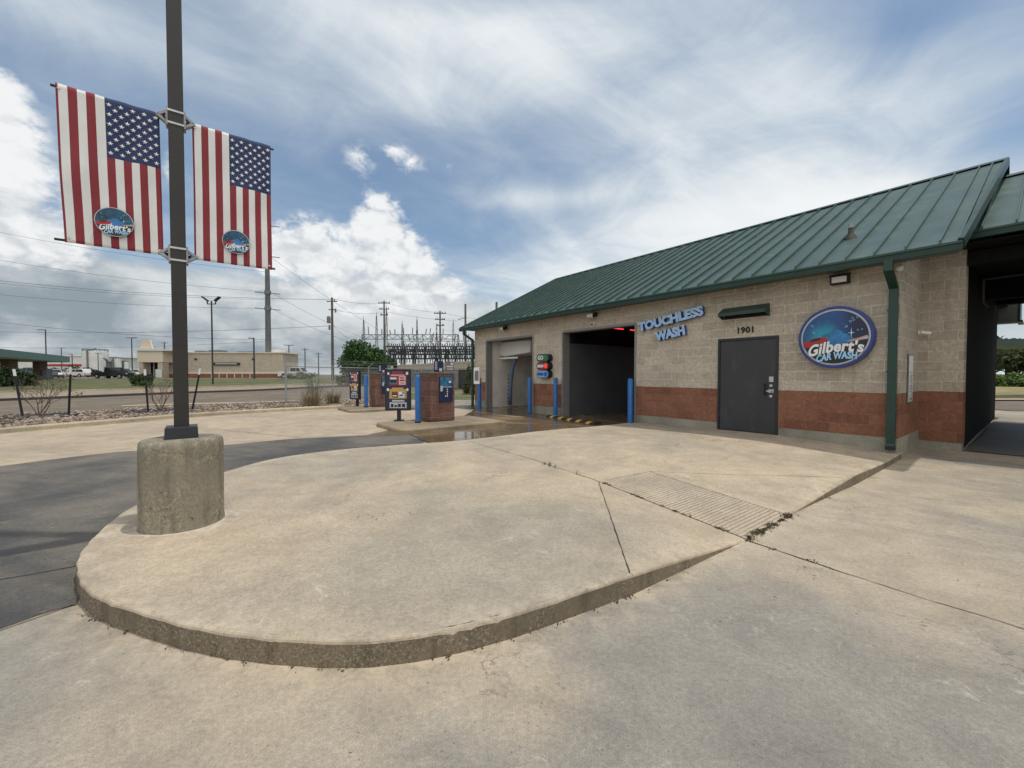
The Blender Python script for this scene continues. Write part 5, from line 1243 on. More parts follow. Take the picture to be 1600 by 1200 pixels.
def gd(px, Y): x = (px - 800) / F * Y; return Vector((x, Y, gh(x, Y)))
tree('dense dark green tree in front of the substation behind the mesh fence', gd(567, 43), 5.1, 5.3, M['leaf'], 16000, .12, 3, low=.0, lumps=34)
tree('smaller dark green tree merging into the right side of the dense one', gd(600, 44), 3.7, 2.9, M['leaf'], 7000, .11, 9, low=.0, lumps=24)
bush('big dark bush at the left picture edge before the filling station', gd(8, 41), 2.2, 4.6, M['hedge'], 9000, .10, 4)
bush('small round green bush left of the lamp post on the lawn', gd(222, 42), 1.5, 2.2, M['bushg'], 4200, .075, 5)
for i, (px, Y, h, w) in enumerate(((60, 74, 2.2, 3.5), (120, 110, 3.2, 8.5), (145, 100, 2.0, 4.0), (24, 76, 2.2, 4.5), (85, 95, 2.4, 5))):
    bush(('dark bush beside the station columns', 'long dark hedge below the red striped warehouse', 'olive bush beside the white tank', 'dark bush under the station canopy edge', 'dark bush between the parked cars')[i], gd(px, Y), h, w, M['hedge'], 900, .2, 20 + i, 'bushes by the filling station')
for i, (px, Y, h, w) in enumerate(((722, 38, 1.6, 2.2), (738, 30, 2.4, 1.6), (700, 40, 1.3, 2.4), (470, 60, 1.3, 5), (540, 42, 1.2, 2.6))):
    bush(('scrubby olive bush by the dark fence left of the far corner', 'tall scrubby bush against the far corner of the wash building', 'low scrubby bush behind the nearer kiosk', 'low green bush beyond the street by the steel pole', 'low scrubby bush below the dense tree')[i], gd(px, Y), h, w, M['shrub'], 1100, .09, 40 + i, 'scrubby bushes near the fence')
for i, (px, Y, h, w) in enumerate(((1535, 52, 6.0, 9), (1572, 55, 6.2, 9), (1606, 53, 5.6, 9), (1640, 56, 6.5, 10), (1700, 58, 6, 11), (1585, 68, 7.2, 12))):
    tree(('broad green tree seen past the dark pillar', 'green tree in the middle of the gap behind the open bay', 'green tree at the right picture edge beyond the bay', 'green tree just outside the right edge', 'green tree farther outside the right edge', 'tall green tree standing behind the row')[i], gd(px, Y), h, w, M['leaf2'], 2600, .3, 60 + i, 'trees beyond the open bays', low=.1)
for i, (px, Y) in enumerate(((1565, 41), (1588, 40), (1612, 40))):
    bush(('bright green bush nearest the pillar under the trees', 'bright green bush in the middle under the trees', 'bright green bush at the picture edge under the trees')[i], gd(px, Y), 1.5, 4.2, M['leaf3'], 1500, .13, 80 + i, 'bright bushes under the trees')
# canopy beyond the open bays
def vac_canopy():
    p = gd(1600, 26); t = thing('vacuum_canopy', 'long low dark green metal canopy seen through the open bay', 'canopy', p, R(0)); a = MB(); a.box(-6, 9, -1.6, 1.6, 3.15, 3.55); a.build('canopy_roof', M['trim'], t)
    a = MB()
    for k in range(37): a.box(-6 + k * .41, -5.96 + k * .41, -1.62, 1.62, 3.55, 3.59)
    a.build('roof_seams', M['roof'], t)
    for x in (-5.5, 8.4): a = MB(); a.box(x - .1, x + .1, -.1, .1, -.1, 3.15); a.build('column', M['greysteel'], t)
vac_canopy()

# ------------------------------------------------------------------ fences
def mesh_fence():
    a, b = G(447, 632), G(738, 606); b = Vector(((738 - 800) / F * 40, 40, 0)); L = (b - a).length; rz = math.atan2(b.y - a.y, b.x - a.x)
    t = thing('chain_link_fence', 'grey chain link fence with steel posts and top rail behind the kiosks', 'fence', (a.x, a.y, 0), rz)
    z = lambda x: gh(a.x + (b.x - a.x) * x / L, a.y + (b.y - a.y) * x / L)
    n = int(L / 3.3) + 1
    for k in range(n + 1):
        x = L * k / n; m = MB(); h = 2.25 if k == 0 else 1.92; m.tube([(x, 0, z(x) - .1), (x, 0, z(x) + h)], .045 if k == 0 else .035, 8); m.tube([(x, 0, z(x) + h), (x, 0, z(x) + h + .05)], .055, 8)
        if k: m.bar((x, 0, z(x) + 1.9), (x + .1, -.28, z(x) + 2.2), .03)
        m.build('post', M['galv'], t)
    m = MB(); m.tube([(L * k / 20, 0, z(L * k / 20) + 1.86) for k in range(21)], .028, 6); m.build('top_rail', M['galv'], t)
    m = MB(); s = .11; H = 1.8; k = 0
    while k * s < L + H:
        for sg in (1, -1):
            x0 = k * s if sg > 0 else k * s - H; x1 = x0 + H * sg if sg > 0 else x0 + H
            p, q = (Vector((k * s - H, 0, .05)), Vector((k * s, 0, .05 + H))) if sg > 0 else (Vector((k * s - H, .005, .05 + H)), Vector((k * s, .005, .05)))
            if p.x < 0:
                f = -p.x / H; p = p.lerp(q, f)
            if q.x > L: f = (L - p.x) / (q.x - p.x); q = p.lerp(q, max(0, f))
            if (q - p).length > .05:
                p.z += z(p.x); q.z += z(q.x); m.tube([p, q], .0048, 3, cap=False)
        k += 1
    m.build('wire_mesh', M['galv'], t)
    m = MB()
    for i in range(3): m.tube([(0.1, -.08 - .09 * i, 1.98 + .1 * i), (L, -.08 - .09 * i, z(L) + 1.98 + .1 * i)], .006, 4)
    m.build('barbed_wire', M['galv'], t)
mesh_fence()
def screen_fence():
    a, b = gd(548, 47), gd(742, 36); L = (b - a).length; rz = math.atan2(b.y - a.y, b.x - a.x); t = thing('screened_fence', 'dark grey screened fence in front of the substation wall', 'fence', (a.x, a.y, (a.z + b.z) / 2 - .1), rz)
    m = MB(); n = 60
    for i in range(n): x0, x1 = L * i / n, L * (i + 1) / n; m.box(x0, x1 - .004, -.012 - .01 * (i % 2), .012 - .01 * (i % 2), .05, 1.72)
    m.build('screen', M['screen'], t)
    for i in range(8): x = L * i / 7; m = MB(); m.tube([(x, .06, -.3), (x, .06, 1.8)], .04, 8); m.build('post', M['greysteel'], t)
M['screen'] = simple('dark_fence_screen', (.05, .05, .05), .9, var=.3, scale=1.2)
screen_fence()
def sub_wall():
    a, b = gd(618, 72), gd(750, 47); L = (b - a).length; rz = math.atan2(b.y - a.y, b.x - a.x); t = thing('precast_wall', 'long beige precast concrete wall with cap around the substation', 'wall', (a.x, a.y, .3), rz)
    m = MB(); m.box(0, L, 0, .2, -.5, 2.55); m.build('wall_panels', M['tanstucco'], t); m = MB(); m.box(-.1, L + .1, -.06, .26, 2.55, 2.78); m.build('coping', M['tanstucco'], t)
    m = MB()
    for i in range(8): m.box(L * i / 7 - .15, L * i / 7 + .15, -.08, .25, -.5, 2.54)
    m.pieces('pier', M['tanstucco'], t)
sub_wall()

# ------------------------------------------------------------------ poles and wires
def z_at(py, Y): return D(800, py, Y).z
def pole_thing(kind, label, px, Y, top, r0, r1, m, cat='utility pole', group=None, lean=0.0):
    p = gd(px, Y); t = thing(kind, label, cat, p, 0, group); h = z_at(top, Y) - p.z
    a = MB(); a.tube([(0, 0, -.3), (lean * h * .5, 0, h * .5), (lean * h, 0, h)], [r0, (r0 + r1) / 2, r1], 12); a.build('pole', m, t, smooth='auto'); return t, h
def insul(t, x, z, l=1.2, up=False):
    a = MB(); pts = []
    for k in range(7): a.tube([(x + l * k / 7, 0, z - .03 * k), (x + l * (k + .4) / 7, 0, z - .03 * (k + .4))], .09, 8)
    a.tube([(x, 0, z), (x + l, 0, z - .21)], .03, 6); a.build('insulator', M['greysteel'], t)
t, h = pole_thing('steel_transmission_pole', 'tall tapering grey steel transmission pole behind the right banner', 420, 72, 330, .52, .28, M['polegrey'])
for py in (352, 400, 457, 482):
    z = z_at(py, 72) - gh(-43, 72); a = MB(); a.tube([(0, 0, z - .3), (0, 0, z + .3)], .52, 12); a.build('pole_band', M['greysteel'], t); insul(t, -2.2, z + .1, 1.8); insul(t, .5, z - .1, 1.8)
t, h = pole_thing('wooden_utility_pole', 'weathered wooden utility pole with transformer left of the dense tree', 520, 55, 465, .20, .13, M['wood'], group='utility poles')
a = MB(); a.bar((-.7, 0, h - .5), (.7, 0, h - .5), .12); a.bar((-.45, 0, h - 1.6), (.45, 0, h - 1.6), .11); a.build('crossarm', M['wood'], t)
a = MB(); a.tube([(-.42, -.1, h - 3.4), (-.42, -.1, h - 2.6), (-.42, -.1, h - 2.45)], [.24, .24, .1], 12); a.build('transformer', M['greysteel'], t)
a = MB(); a.tube([(.5, -.1, h - 2.0), (.5, -.1, h - 1.5)], .12, 8); a.tube([(.35, -.05, h - .5), (.35, -.05, h - .2)], .09, 8); a.tube([(-.35, -.05, h - 4.3), (-.35, -.05, h - 3.7)], .13, 8); a.build('pole_fittings', M['greysteel'], t)
for px, Y, top, lab in ((601, 90, 470, 'wooden utility pole rising just right of the dense tree'), (688, 88, 486, 'wooden utility pole with three crossarms among the substation masts')):
    t, h = pole_thing('wooden_utility_pole', lab, px, Y, top, .24, .16, M['wood'], group='utility poles')
    for k in range(3):
        a = MB(); a.bar((-1.3 + .2 * k, 0, h - .5 - k * 1.3), (1.3 - .2 * k, 0, h - .5 - k * 1.3), .16); 
        for x in (-1.1 + .2 * k, -.5, .5, 1.1 - .2 * k): a.tube([(x, 0, h - .5 - k * 1.3), (x, 0, h - .15 - k * 1.3)], .08, 6)
        a.build('crossarm', M['wood'], t)
for px, Y, top, lab in ((727.5, 110, 475, 'grey steel pole just left of the wash building roof corner'), (776, 95, 472, 'grey steel pole tip showing above the green roof')):
    t, h = pole_thing('steel_pole', lab, px, Y, top, .34, .26, M['polegrey'], group='steel poles')
    a = MB(); a.bar((-2.0, 0, h - 4.2), (0, 0, h - 3.6), .16); a.bar((0, 0, h - 6.2), (1.6, 0, h - 5.8), .16); a.build('davit_arm', M['greysteel'], t)
for px, Y, top, lab in ((477, 110, 544, 'thin distant pole left of the wooden pole'), (498, 120, 551, 'short distant pole nearest the wooden pole'), (441, 130, 553, 'short distant pole just right of the brick building'), (258, 105, 534, 'thin pole standing behind the brick building roof')):
    t, h = pole_thing('distant_pole', lab, px, Y, top, .2, .14, M['greysteel'], group='thin distant poles'); a = MB(); a.bar((-.9, 0, h - .3), (.9, 0, h - .3), .12); a.build('crossarm', M['greysteel'], t)
def street_lamp(label, px, Y, top, heads, m=None, r=.09):
    m = m or M['lampdark']; t, h = pole_thing('parking_lot_lamp', label, px, Y, top, r, r * .8, m, 'lamp', 'parking lot lamps')
    for sx in heads:
        a = MB()
        if heads == (-1.5, 1.5):
            q = sx / 1.5; a.bar((0, 0, h - .35), (q * .45, 0, h - .35), .09); a.bar((q * .42, 0, h - .38), (q * .5, 0, h + .05), .09); a.bar((q * .38, 0, h - .02), (q * .95, -.05, h + .42), .36, .12)
        else: a.bar((0, 0, h - .08), (sx, 0, h - .02), .3, .12)
        a.build('lamp_head', m, t)
M['lampdark'] = simple('dark_lamp_steel', (.035, .037, .042), .55, .2, var=.2)
street_lamp('dark lamp on tall pole with two angled heads in front of the brick building', 332.5, 45, 470, (-1.5, 1.5))
street_lamp('lamp with one arm above the right end of the green canopy', 73, 80, 515, (-1.4,), r=.11); street_lamp('lamp with double head left of the brick building', 207, 85, 527.5, (-1.0, 1.0), r=.11)
street_lamp('distant lamp left of the white tank over the red stripe', 97, 125, 543.5, (-1.1, 1.1), r=.12); street_lamp('short distant lamp standing before the warehouse', 113.5, 120, 553, (-.9,), r=.12); street_lamp('thin lamp in front of the big white tank', 154, 130, 552, (-.8, .8), r=.12)
street_lamp('single head lamp at the right end of the brick building', 397.5, 62, 528, (-.8,), r=.12); street_lamp('double headed distant lamp right of the steel pole', 452, 100, 539, (-1.2, 1.2), r=.13)
def wire(label, a, b, sag=.6, r=.022):
    n = 14; pts = [a.lerp(b, i / n) - Vector((0, 0, sag * 4 * (i / n) * (1 - i / n))) for i in range(n + 1)]; mb = MB(); mb.tube(pts, r, 4); o = mb.build('power_line', M['wire'])
    tag(o, label, 'power line', 'overhead power lines')
M['wire'] = simple('dark_wire', (.05, .05, .055), .6)
P0 = 72
WL = [((-120, 338, 70), (417, 425, P0), 'thin wire passing under the left banner, highest of those left of the steel pole'), ((-120, 385, 70), (417, 456, P0), 'wire crossing the grey clouds second from the top left of the steel pole'), ((-120, 428, 75), (417, 468, P0), 'wire in the upper of the close pair meeting the steel pole'), ((-120, 447, 75), (417, 482, P0), 'wire in the lower of the close pair meeting the steel pole'),
      ((-120, 488, 60), (420, 531, 66), 'wire sloping down behind the twin headed lamp'), ((-120, 513, 80), (519, 509, 55), 'nearly level wire low over the filling station running to the wooden pole'), ((-120, 424, 60), (519, 468, 55), 'long wire reaching the top of the wooden pole'), ((-120, 540, 90), (420, 533, 80), 'lowest level wire over the brick building')]
for (a, b, lab) in WL: wire(lab, D(*a), D(*b), .9)
for (a, b, lab) in (((424, 457, P0), (566, 527, 88), 'wire dropping right from the steel pole, upper band'), ((424, 482, P0), (566, 540, 88), 'wire dropping right from the steel pole, lower band'), ((424, 402, P0), (600, 520, 90), 'long wire slanting from high on the steel pole to the masts'), ((521, 509, 55), (556, 531, 70), 'short thick wire dropping right from the wooden pole'),
                    ((521, 467, 55), (601, 472, 90), 'wire between the tops of the first two wooden poles'), ((601, 472, 90), (688, 488, 88), 'wire between the second and third wooden poles'), ((688, 488, 88), (860, 512, 95), 'wire from the third wooden pole to behind the roof'), ((521, 484, 55), (601, 487, 90), 'lower wire between the first two wooden poles'), ((601, 487, 90), (740, 502, 100), 'lower wire running right from the second wooden pole')): wire(lab, D(*a), D(*b), .5)

# ------------------------------------------------------------------ substation
M['lattice'] = simple('dull_lattice_steel', (.15, .155, .155), .6, .3, var=.2)
SY = 86
def mast(label, px, top, Y=SY):
    p = gd(px, Y); t = thing('substation_mast', label, 'mast', p, 0, 'pointed masts of the substation'); h = z_at(top, Y) - p.z; a = MB(); hw = .40
    for sx, sy in ((-1, -1), (1, -1), (1, 1), (-1, 1)): a.bar((sx * hw, sy * hw, 0), (sx * .07, sy * .07, h * .93), .06)
    n = 11
    for k in range(n):
        z0, z1 = h * .93 * k / n, h * .93 * (k + 1) / n; w0, w1 = hw - (hw - .1) * k / n, hw - (hw - .1) * (k + 1) / n; s = 1 if k % 2 else -1
        for sy in (-1, 1): a.bar((s * w0, sy * w0, z0), (-s * w1, sy * w1, z1), .035)
        a.bar((-w1, -w1, z1), (w1, -w1, z1), .035)
    a.build('lattice_shaft', M['lattice'], t); a = MB(); a.tube([(0, 0, h * .93), (0, 0, h)], [.07, .02], 6); a.build('lightning_rod', M['lattice'], t)
for px, top, lab in ((569, 494, 'leftmost pointed mast, behind the dense tree'), (589, 486.5, 'second pointed mast from the left, close to the wooden pole'), (604.5, 475, 'tallest pointed mast, right beside the second wooden pole'), (629, 500, 'pointed mast left of the middle pair of frames'), (652, 493, 'pointed mast in the middle of the substation'), (682.5, 504, 'short pointed mast left of the third wooden pole'), (708.5, 498, 'rightmost pointed mast near the wash building')): mast(lab, px, top)
def truss(label, px0, px1, pyt, pyb, Y, n, legs):
    a0, b0 = D(px0, pyt, Y), D(px1, pyt, Y); hz = a0.z - D(px0, pyb, Y).z; L = b0.x - a0.x; t = thing('steel_gantry', label, 'gantry', (a0.x, Y, gh(a0.x, Y)), 0, 'steel gantries of the substation'); z1 = a0.z - gh(a0.x, Y); z0 = z1 - hz; a = MB()
    for y in (-.4, .4):
        a.bar((0, y, z1), (L, y, z1), .07); a.bar((0, y, z0), (L, y, z0), .07)
        for k in range(n): a.bar((L * k / n, y, z0 if k % 2 else z1), (L * (k + 1) / n, y, z1 if k % 2 else z0), .06)
    a.build('truss_beam', M['lattice'], t)
    for lx in legs:
        x = L * lx; a = MB(); a.bar((x - .35, 0, 0), (x - .1, 0, z1), .10); a.bar((x + .35, 0, 0), (x + .1, 0, z1), .10)
        for k in range(8): a.bar((x - .3 + .03 * k, 0, z1 * k / 8), (x + .3 - .03 * k, 0, z1 * (k + .7) / 8), .05)
        a.build('leg', M['lattice'], t)
    a = MB(); rnd = random.Random(int(px0))
    for k in range(n):
        x = L * (k + .5) / n
        if rnd.random() < .75:
            hh = rnd.uniform(.9, 1.8); lean = rnd.uniform(-.3, .3); a.tube([(x, 0, z1), (x + lean, 0, z1 + hh)], .07, 6)
            for q in range(4): a.tube([(x + lean * (q + 1) / 5, 0, z1 + hh * (q + 1) / 5), (x + lean * (q + 1) / 5, 0, z1 + hh * (q + 1) / 5 + .07)], .15, 6)
    a.pieces('bushing', M['lattice'], t)
truss('high lattice gantry across the middle of the substation', 566, 716, 523, 530, SY - 1, 22, (0, .42, .72, 1)); truss('second lattice gantry slightly lower on the right', 630, 742, 533, 541, SY - 5, 16, (0, .5, 1))
M['rackdark'] = simple('dark_switchgear', (.035, .037, .04), .7, var=.3)
def bus_rack(label, px0, px1, rows, Y, seed):
    rnd = random.Random(seed); a0 = gd(px0, Y); L = (px1 - px0) / F * Y; t = thing('busbar_rack', label, 'switchgear', a0, 0, 'racks of substation switchgear')
    for py in rows:
        z = z_at(py, Y) - a0.z; a = MB(); a.bar((0, 0, z), (L, 0, z), .16); a.bar((0, .8, z - .1), (L, .8, z - .1), .12); a.build('busbar', M['rackdark'], t); a = MB(); x = .2
        while x < L:
            hh = rnd.uniform(.3, .75); a.tube([(x, 0, z), (x, 0, z + hh)], .11, 6); a.tube([(x + .1, .4, z - .9), (x + .1, .4, z)], .09, 6); x += rnd.uniform(.38, .6)
        a.pieces('insulator', M['rackdark'], t)
    a = MB(); x = 0
    while x < L: a.bar((x, 0, 0), (x, 0, z_at(rows[0], Y) - a0.z), .16); a.bar((x, .8, 0), (x, .8, z_at(rows[0], Y) - a0.z), .14); x += 2.3
    a.build('rack_posts', M['rackdark'], t)
bus_rack('long dark rack of switchgear nearest above the beige wall', 608, 760, (546, 553, 560), 80, 1); bus_rack('farther rack of switchgear rising behind the first', 600, 752, (541, 549), 92, 2)

# ------------------------------------------------------------------ far buildings
def pb(mb, px0, px1, py0, py1, Y, depth, mi=0):
    a = D(px0, py1, Y); b = D(px1, py0, Y); mb.box(a.x, b.x, Y, Y + depth, a.z, b.z, mi)
def brick_shop():
    Y = 70; t = thing('brick_shop', 'low tan brick shop with red brick base and cream corner entrance across the street', 'building', (0, 0, 0)); g0 = 598
    a = MB(); pb(a, 252, 442, 552, 581, Y, 5); a.build('brick_wall', M['brick'], t); a = MB(); pb(a, 252, 442, 581, 584, Y - .04, 5.04); a.build('stone_band', M['cream'], t)
    a = MB(); pb(a, 252, 442, 584, g0, Y - .02, 5.02); a.build('red_brick_base', M['red'], t); a = MB(); pb(a, 250, 444, 550.3, 552, Y - .2, 5.4); a.build('parapet_cap', M['cream'], t)
    a = MB(); pb(a, 214, 254, 548, 566, Y - 2.5, 5); a.build('entrance_fascia', M['cream'], t); a = MB(); pb(a, 212, 270, 545.5, 548, Y - 2.8, 5.6); a.build('cornice', M['offwhite'], t)
    a = MB(); pb(a, 218, 223.5, 566, g0, Y - 2.4, 1.2); pb(a, 247, 254, 566, g0, Y - 2.4, 1.2); a.pieces('entrance_pier', M['brick'], t)
    a = MB(); pb(a, 222, 250, 566, g0, Y - .6, .5); a.build('glazed_front', M['glass'], t); a = MB()
    for px in (228, 234, 240): pb(a, px, px + .7, 567, g0, Y - .75, .1)
    pb(a, 243, 251, 577, 590, Y - 3.0, .3); a.build('door_frame', M['offwhite'], t)
    p, q = D(217, 544.5, Y - 2), D(236, 531, Y - 2); a = MB(); pr = [(p.x, p.z), (p.x + .55, q.z), (q.x - .25, q.z), (q.x + .15, p.z)]; a.prism(pr, Y - 2, Y - 1.7); a.build('rooftop_panel', M['cream'], t)
    a = MB(); pb(a, 332, 373.5, 566.5, 570.5, Y - .3, .25); a.build('awning_sign', M['rubber'], t); a = MB(); pb(a, 336, 370, 567.7, 569.2, Y - .34, .05); a.build('sign_face', M['palegrey'], t)
    for (x0, x1, y0) in ((305, 314, 548), (326, 343, 547), (370, 393, 549)): a = MB(); pb(a, x0, x1, y0, 551, Y + 1.5, 2); a.build('rooftop_unit', M['greysteel'], t)
    a = MB(); pb(a, 421, 436, 546, 551, Y + 2, 2); a.build('rooftop_panel', M['offwhite'], t)
    for px in (305, 395): a = MB(); pb(a, px - 1.5, px + 1.5, 560, 562.5, Y - .2, .2); a.build('wall_light', M['rubber'], t)
    for px in (330, 342, 354, 366, 378, 390): a = MB(); pb(a, px, px + .5, 584, g0, Y - 2, .08); a.build('guard_post', M['cream'], t)
brick_shop()
def station():
    t = thing('filling_station_canopy', 'green edged filling station canopy on brown brick columns across the street', 'canopy', (0, 0, 0)); a_, b_ = Vector((-69.0, 64.0, 0)), Vector((-50.0, 36.5, 0)); d = (b_ - a_).normalized(); n = Vector((-d.y, d.x, 0)) * -1
    if n.x > 0: n = -n
    a = MB(); q = [a_, b_ + d * 8, b_ + d * 8 + n * 9, a_ + n * 9]; zt, zb = 4.25, 3.35; a.add([(p.x, p.y, z) for z in (zb, zt) for p in q], [(0, 1, 2, 3), (4, 5, 6, 7), (0, 1, 5, 4), (1, 2, 6, 5), (2, 3, 7, 6), (3, 0, 4, 7)]); a.build('canopy_deck', M['cangreen'], t)
    a = MB(); q2 = [a_ + n * .3, b_ + d * 7.7 + n * .3, b_ + d * 7.7 + n * 8.7, a_ + n * 8.7]; a.add([(p.x, p.y, zb - .01) for p in q2] + [(p.x, p.y, zb - .04) for p in q2], [(0, 1, 2, 3), (4, 5, 6, 7), (0, 1, 5, 4), (1, 2, 6, 5), (2, 3, 7, 6), (3, 0, 4, 7)]); a.build('canopy_underside', M['offwhite'], t)
    for k in (.16, .46, .80):
        p = a_.lerp(b_, k) + n * 1.8
        a = MB(); a.box(p.x - .5, p.x + .5, p.y - .5, p.y + .5, .2, zb - .05); a.build('brick_column', M['colbrick'], t); a = MB(); a.box(p.x + .7, p.x + 1.3, p.y - .4, p.y + .4, .4, 2.2); a.build('fuel_pump', M['greysteel'], t)
M['cangreen'] = simple('canopy_green', (.045, .12, .10), .5, var=.12, scale=1); M['colbrick'] = simple('brown_column_brick', (.14, .09, .07), .9, var=.3, scale=8)
station()
def warehouse():
    Y = 165; t = thing('white_warehouse', 'long white warehouse with a red stripe far behind the filling station', 'building', (0, 0, 0)); a = MB(); pb(a, -40, 140, 556.5, 586, Y, 30); a.build('wall_sheeting', M['offwhite'], t)
    a = MB(); pb(a, 74, 140, 569, 572, Y - .3, .25); a.build('red_stripe', M['carred'], t); a = MB(); pb(a, -42, 142, 555.2, 556.6, Y - .5, 31); a.build('roof_edge', M['white'], t)
    for k in range(6): a = MB(); pb(a, 80 + 9 * k, 84.5 + 9 * k, 575, 583, Y - .2, .18); a.build('loading_door', M['palegrey'], t)
warehouse()
def tank(label, px0, px1, top, Y):
    p = gd((px0 + px1) / 2, Y); r = (px1 - px0) / F * Y / 2; h = z_at(top, Y) - p.z; t = thing('storage_tank', label, 'tank', p, 0, 'white storage tanks'); a = MB(); a.tube([(0, 0, 0), (0, 0, h * .985), (0, 0, h)], [r, r, r * .9], 28); a.build('tank_shell', M['offwhite'], t, smooth='auto')
    a = MB()
    for k in range(14): x, y = r * .96 * math.cos(k * .449), r * .96 * math.sin(k * .449); a.bar((x, y, h - .1), (x, y, h + r * .22), .12)
    a.tube([(r * .96 * math.cos(k * .224), r * .96 * math.sin(k * .224), h + r * .2) for k in range(29)], .1, 5); a.bar((-.4 * r, -.6 * r, h), (.5 * r, -.4 * r, h + .25 * r), .5); a.build('tank_railing', M['greysteel'], t)
    a = MB(); a.bar((r * .2, -r * 1.02, 0), (r * .2, -r * 1.02, h), .5, .2); a.build('tank_ladder', M['greysteel'], t)
tank('big white storage tank with railing on top beside the warehouse', 135, 165, 549, 150); tank('medium white tank right of the dark pipework', 176.5, 188, 560, 152); tank('smallest white tank, right of the medium one', 192, 200, 565, 155)
def pipes():
    t = thing('process_pipework', 'dark pipework and chutes between the white tanks', 'pipework', gd(170, 148), 0); a = MB()
    for k, (x0, z0, x1, z1) in enumerate(((-1.6, 6.5, 1.2, 4.5), (1.2, 5.5, 1.2, 0), (-.5, 6, -.5, 0), (.4, 5.2, .4, 0), (-1.5, 3, 1.5, 3), (1.6, 6, 1.6, 0))): a.bar((x0, 0, z0), (x1, 0, z1), .5)
    a.build('pipe_frames', M['lattice'], t)
pipes()

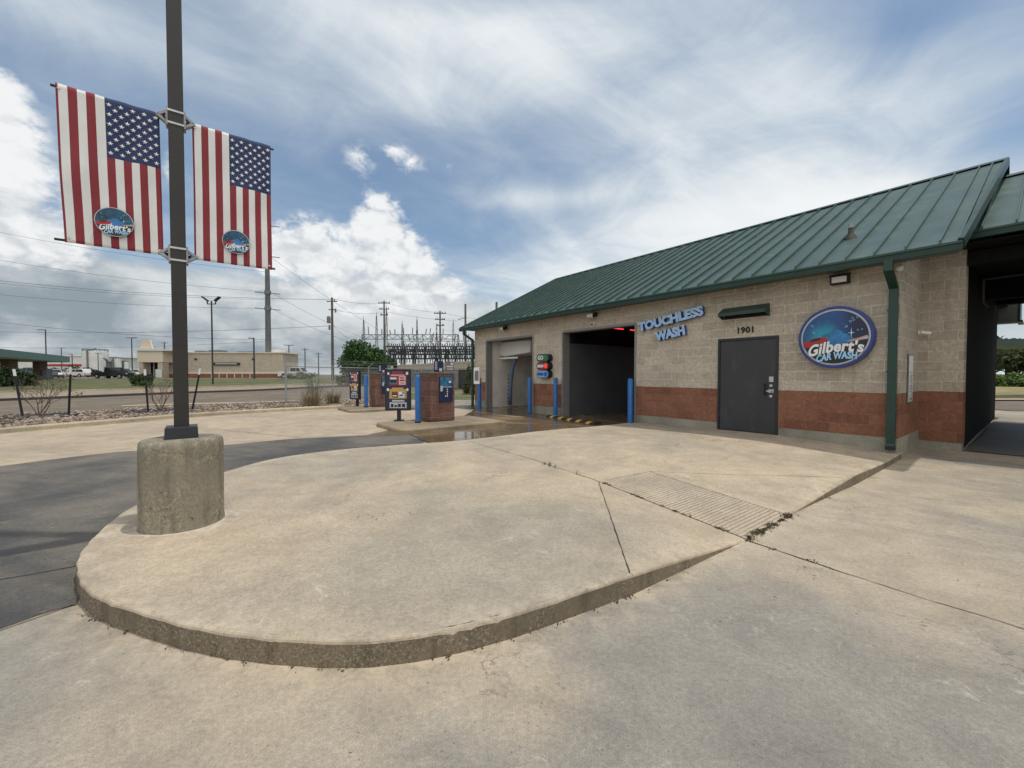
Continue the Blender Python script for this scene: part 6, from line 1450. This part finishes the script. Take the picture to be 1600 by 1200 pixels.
# ------------------------------------------------------------------ vehicles in the far lot
M['cblack'] = simple('black_car_paint', (.012, .013, .016), .25, var=.1); M['cwhite'] = simple('white_car_paint', (.62, .62, .61), .3, var=.05); M['csilver'] = simple('silver_car_paint', (.22, .23, .24), .3, .4, var=.1); M['tyre'] = M['rubber']; M['clamp'] = simple('headlight_glass', (.5, .5, .48), .15)
def car(label, px, Y, rz, paint, style, L=4.7, Wd=1.85):
    p = gd(px, Y); p.z += .03; t = thing('parked_car', label, 'pickup truck' if style == 'pickup' else 'car', p, rz, 'vehicles in the lot across the street'); h = L / 2; w = Wd / 2
    if style == 'pickup': body = [(-h, .45), (-h, 1.0), (-.35 * L / 2 * .2 - .45, 1.02), (.95, 1.04), (h - .15, .95), (h, .75), (h, .42)]; cab = [(-.75, 1.02), (-.6, 1.66), (-.35, 1.74), (.55, 1.74), (.75, 1.68), (1.35, 1.04)]
    elif style == 'suv': body = [(-h, .45), (-h, .98), (-h + .1, 1.06), (1.1, 1.02), (h - .2, .88), (h, .7), (h, .40)]; cab = [(-h + .08, 1.03), (-h + .35, 1.62), (-h + .7, 1.72), (.3, 1.70), (.55, 1.64), (1.25, 1.02)]
    else: body = [(-h, .42), (-h, .85), (-h + .15, .93), (1.0, .92), (h - .2, .78), (h, .62), (h, .36)]; cab = [(-h + .6, .90), (-.95, 1.36), (-.5, 1.43), (.2, 1.42), (.4, 1.38), (1.15, .91)]
    def wheel_cut(pts):
        out = []
        for c in (h - .9, -h + .95)[::1]:
            out.append([(c + .40 * math.cos(math.pi * k / 8), .36 + .40 * math.sin(math.pi * k / 8)) for k in range(9)])
        return out
    fr, rr = wheel_cut(body); low = [(h - .05, .28)] + [q for q in fr if q[1] >= .28] + [q for q in rr if q[1] >= .28] + [(-h + .05, .28)]
    a = MB(); a.prism(body + low, -w, w); b = a.build('body', paint, t, bevel=.05, seg=3)
    a = MB(); k = w - .1; n = len(cab); a.prism(cab, -k, k); a.build('cabin', paint, t, bevel=.07, seg=3)
    zs = [q[1] for q in cab]; z0, z1 = min(zs) + .06, max(zs) - .1; cx = sum(q[0] for q in cab) / n
    win = [(cx + (x - cx) * .90, min(max(z, z0), z1)) for x, z in cab]
    for s in (-1, 1): a = MB(); a.prism(win, s * (k + .002), s * (k + .012)); a.build('side_windows', M['glass'], t); a = MB(); a.box(cx + .1, cx + .17, *sorted((s * (k + .003), s * (k + .016))), z0, z1); a.build('window_post', paint, t)
    f0, f1 = cab[-1], cab[-2]; a = MB(); a.add([(f0[0] + .01, -k + .1, f0[1] + .03), (f0[0] + .01, k - .1, f0[1] + .03), (f1[0] + .03, k - .12, f1[1] - .02), (f1[0] + .03, -k + .12, f1[1] - .02)], [(0, 1, 2, 3)]); wsx = a.build('windscreen', M['glass'], t); so = wsx.modifiers.new('thickness', 'SOLIDIFY'); so.thickness = .02
    for c in (h - .9, -h + .95):
        for s in (-1, 1):
            a = MB(); a.tube([(c, s * (w - .2), .34), (c, s * (w - .01), .34)], .34, 18); wl = a.build('wheel', M['tyre'], t, smooth='auto'); a = MB(); a.tube([(c, s * (w - .012), .34), (c, s * (w + .004), .34)], .21, 14); a.build('rim', M['steel'], wl)
    for s in (-1, 1): a = MB(); a.box(h - .10, h + .012, s * (w - .28) - .16, s * (w - .28) + .16, .66, .78); a.build('headlight', M['clamp'], t); a = MB(); a.box(-h - .012, -h + .08, s * (w - .12) - .08, s * (w - .12) + .08, .68, .95); a.build('tail_light', M['carred'], t)
    a = MB(); a.box(h - .1, h + .03, -w + .1, w - .1, .38, .52); a.box(-h - .03, -h + .1, -w + .1, w - .1, .40, .54); a.pieces('bumper', M['blackp'], t)
    for s in (-1, 1): a = MB(); a.box(f0[0] - .35, f0[0] - .15, *sorted((s * (w - .04), s * (w + .14))), f0[1] + .04, f0[1] + .18); a.build('mirror', paint, t)
car('black pickup truck parked side on left of the brick shop', 178, 64, 0, M['cblack'], 'pickup', 5.3, 1.95); car('white pickup truck parked behind the black pickup', 189, 74, R(3), M['cwhite'], 'pickup', 5.5, 1.95); car('white car parked behind the second stake from the left', 121, 84, R(180), M['cwhite'], 'suv', 4.6)
car('silver pickup truck by the station columns, seen through the shrub', 54, 66, R(185), M['csilver'], 'pickup', 5.2, 1.95); car('white car facing right at the end of the green canopy', 84, 70, R(-30), M['cwhite'], 'sedan', 4.6); car('black car under the right end of the green canopy', 73, 76, R(10), M['cblack'], 'suv', 4.5); car('white van at the shop end of the far row', 205, 86, R(0), M['cwhite'], 'suv', 4.8); car('white car parked beyond the chain link fence near the steel pole', 464, 66, R(0), M['cwhite'], 'pickup', 5.2)
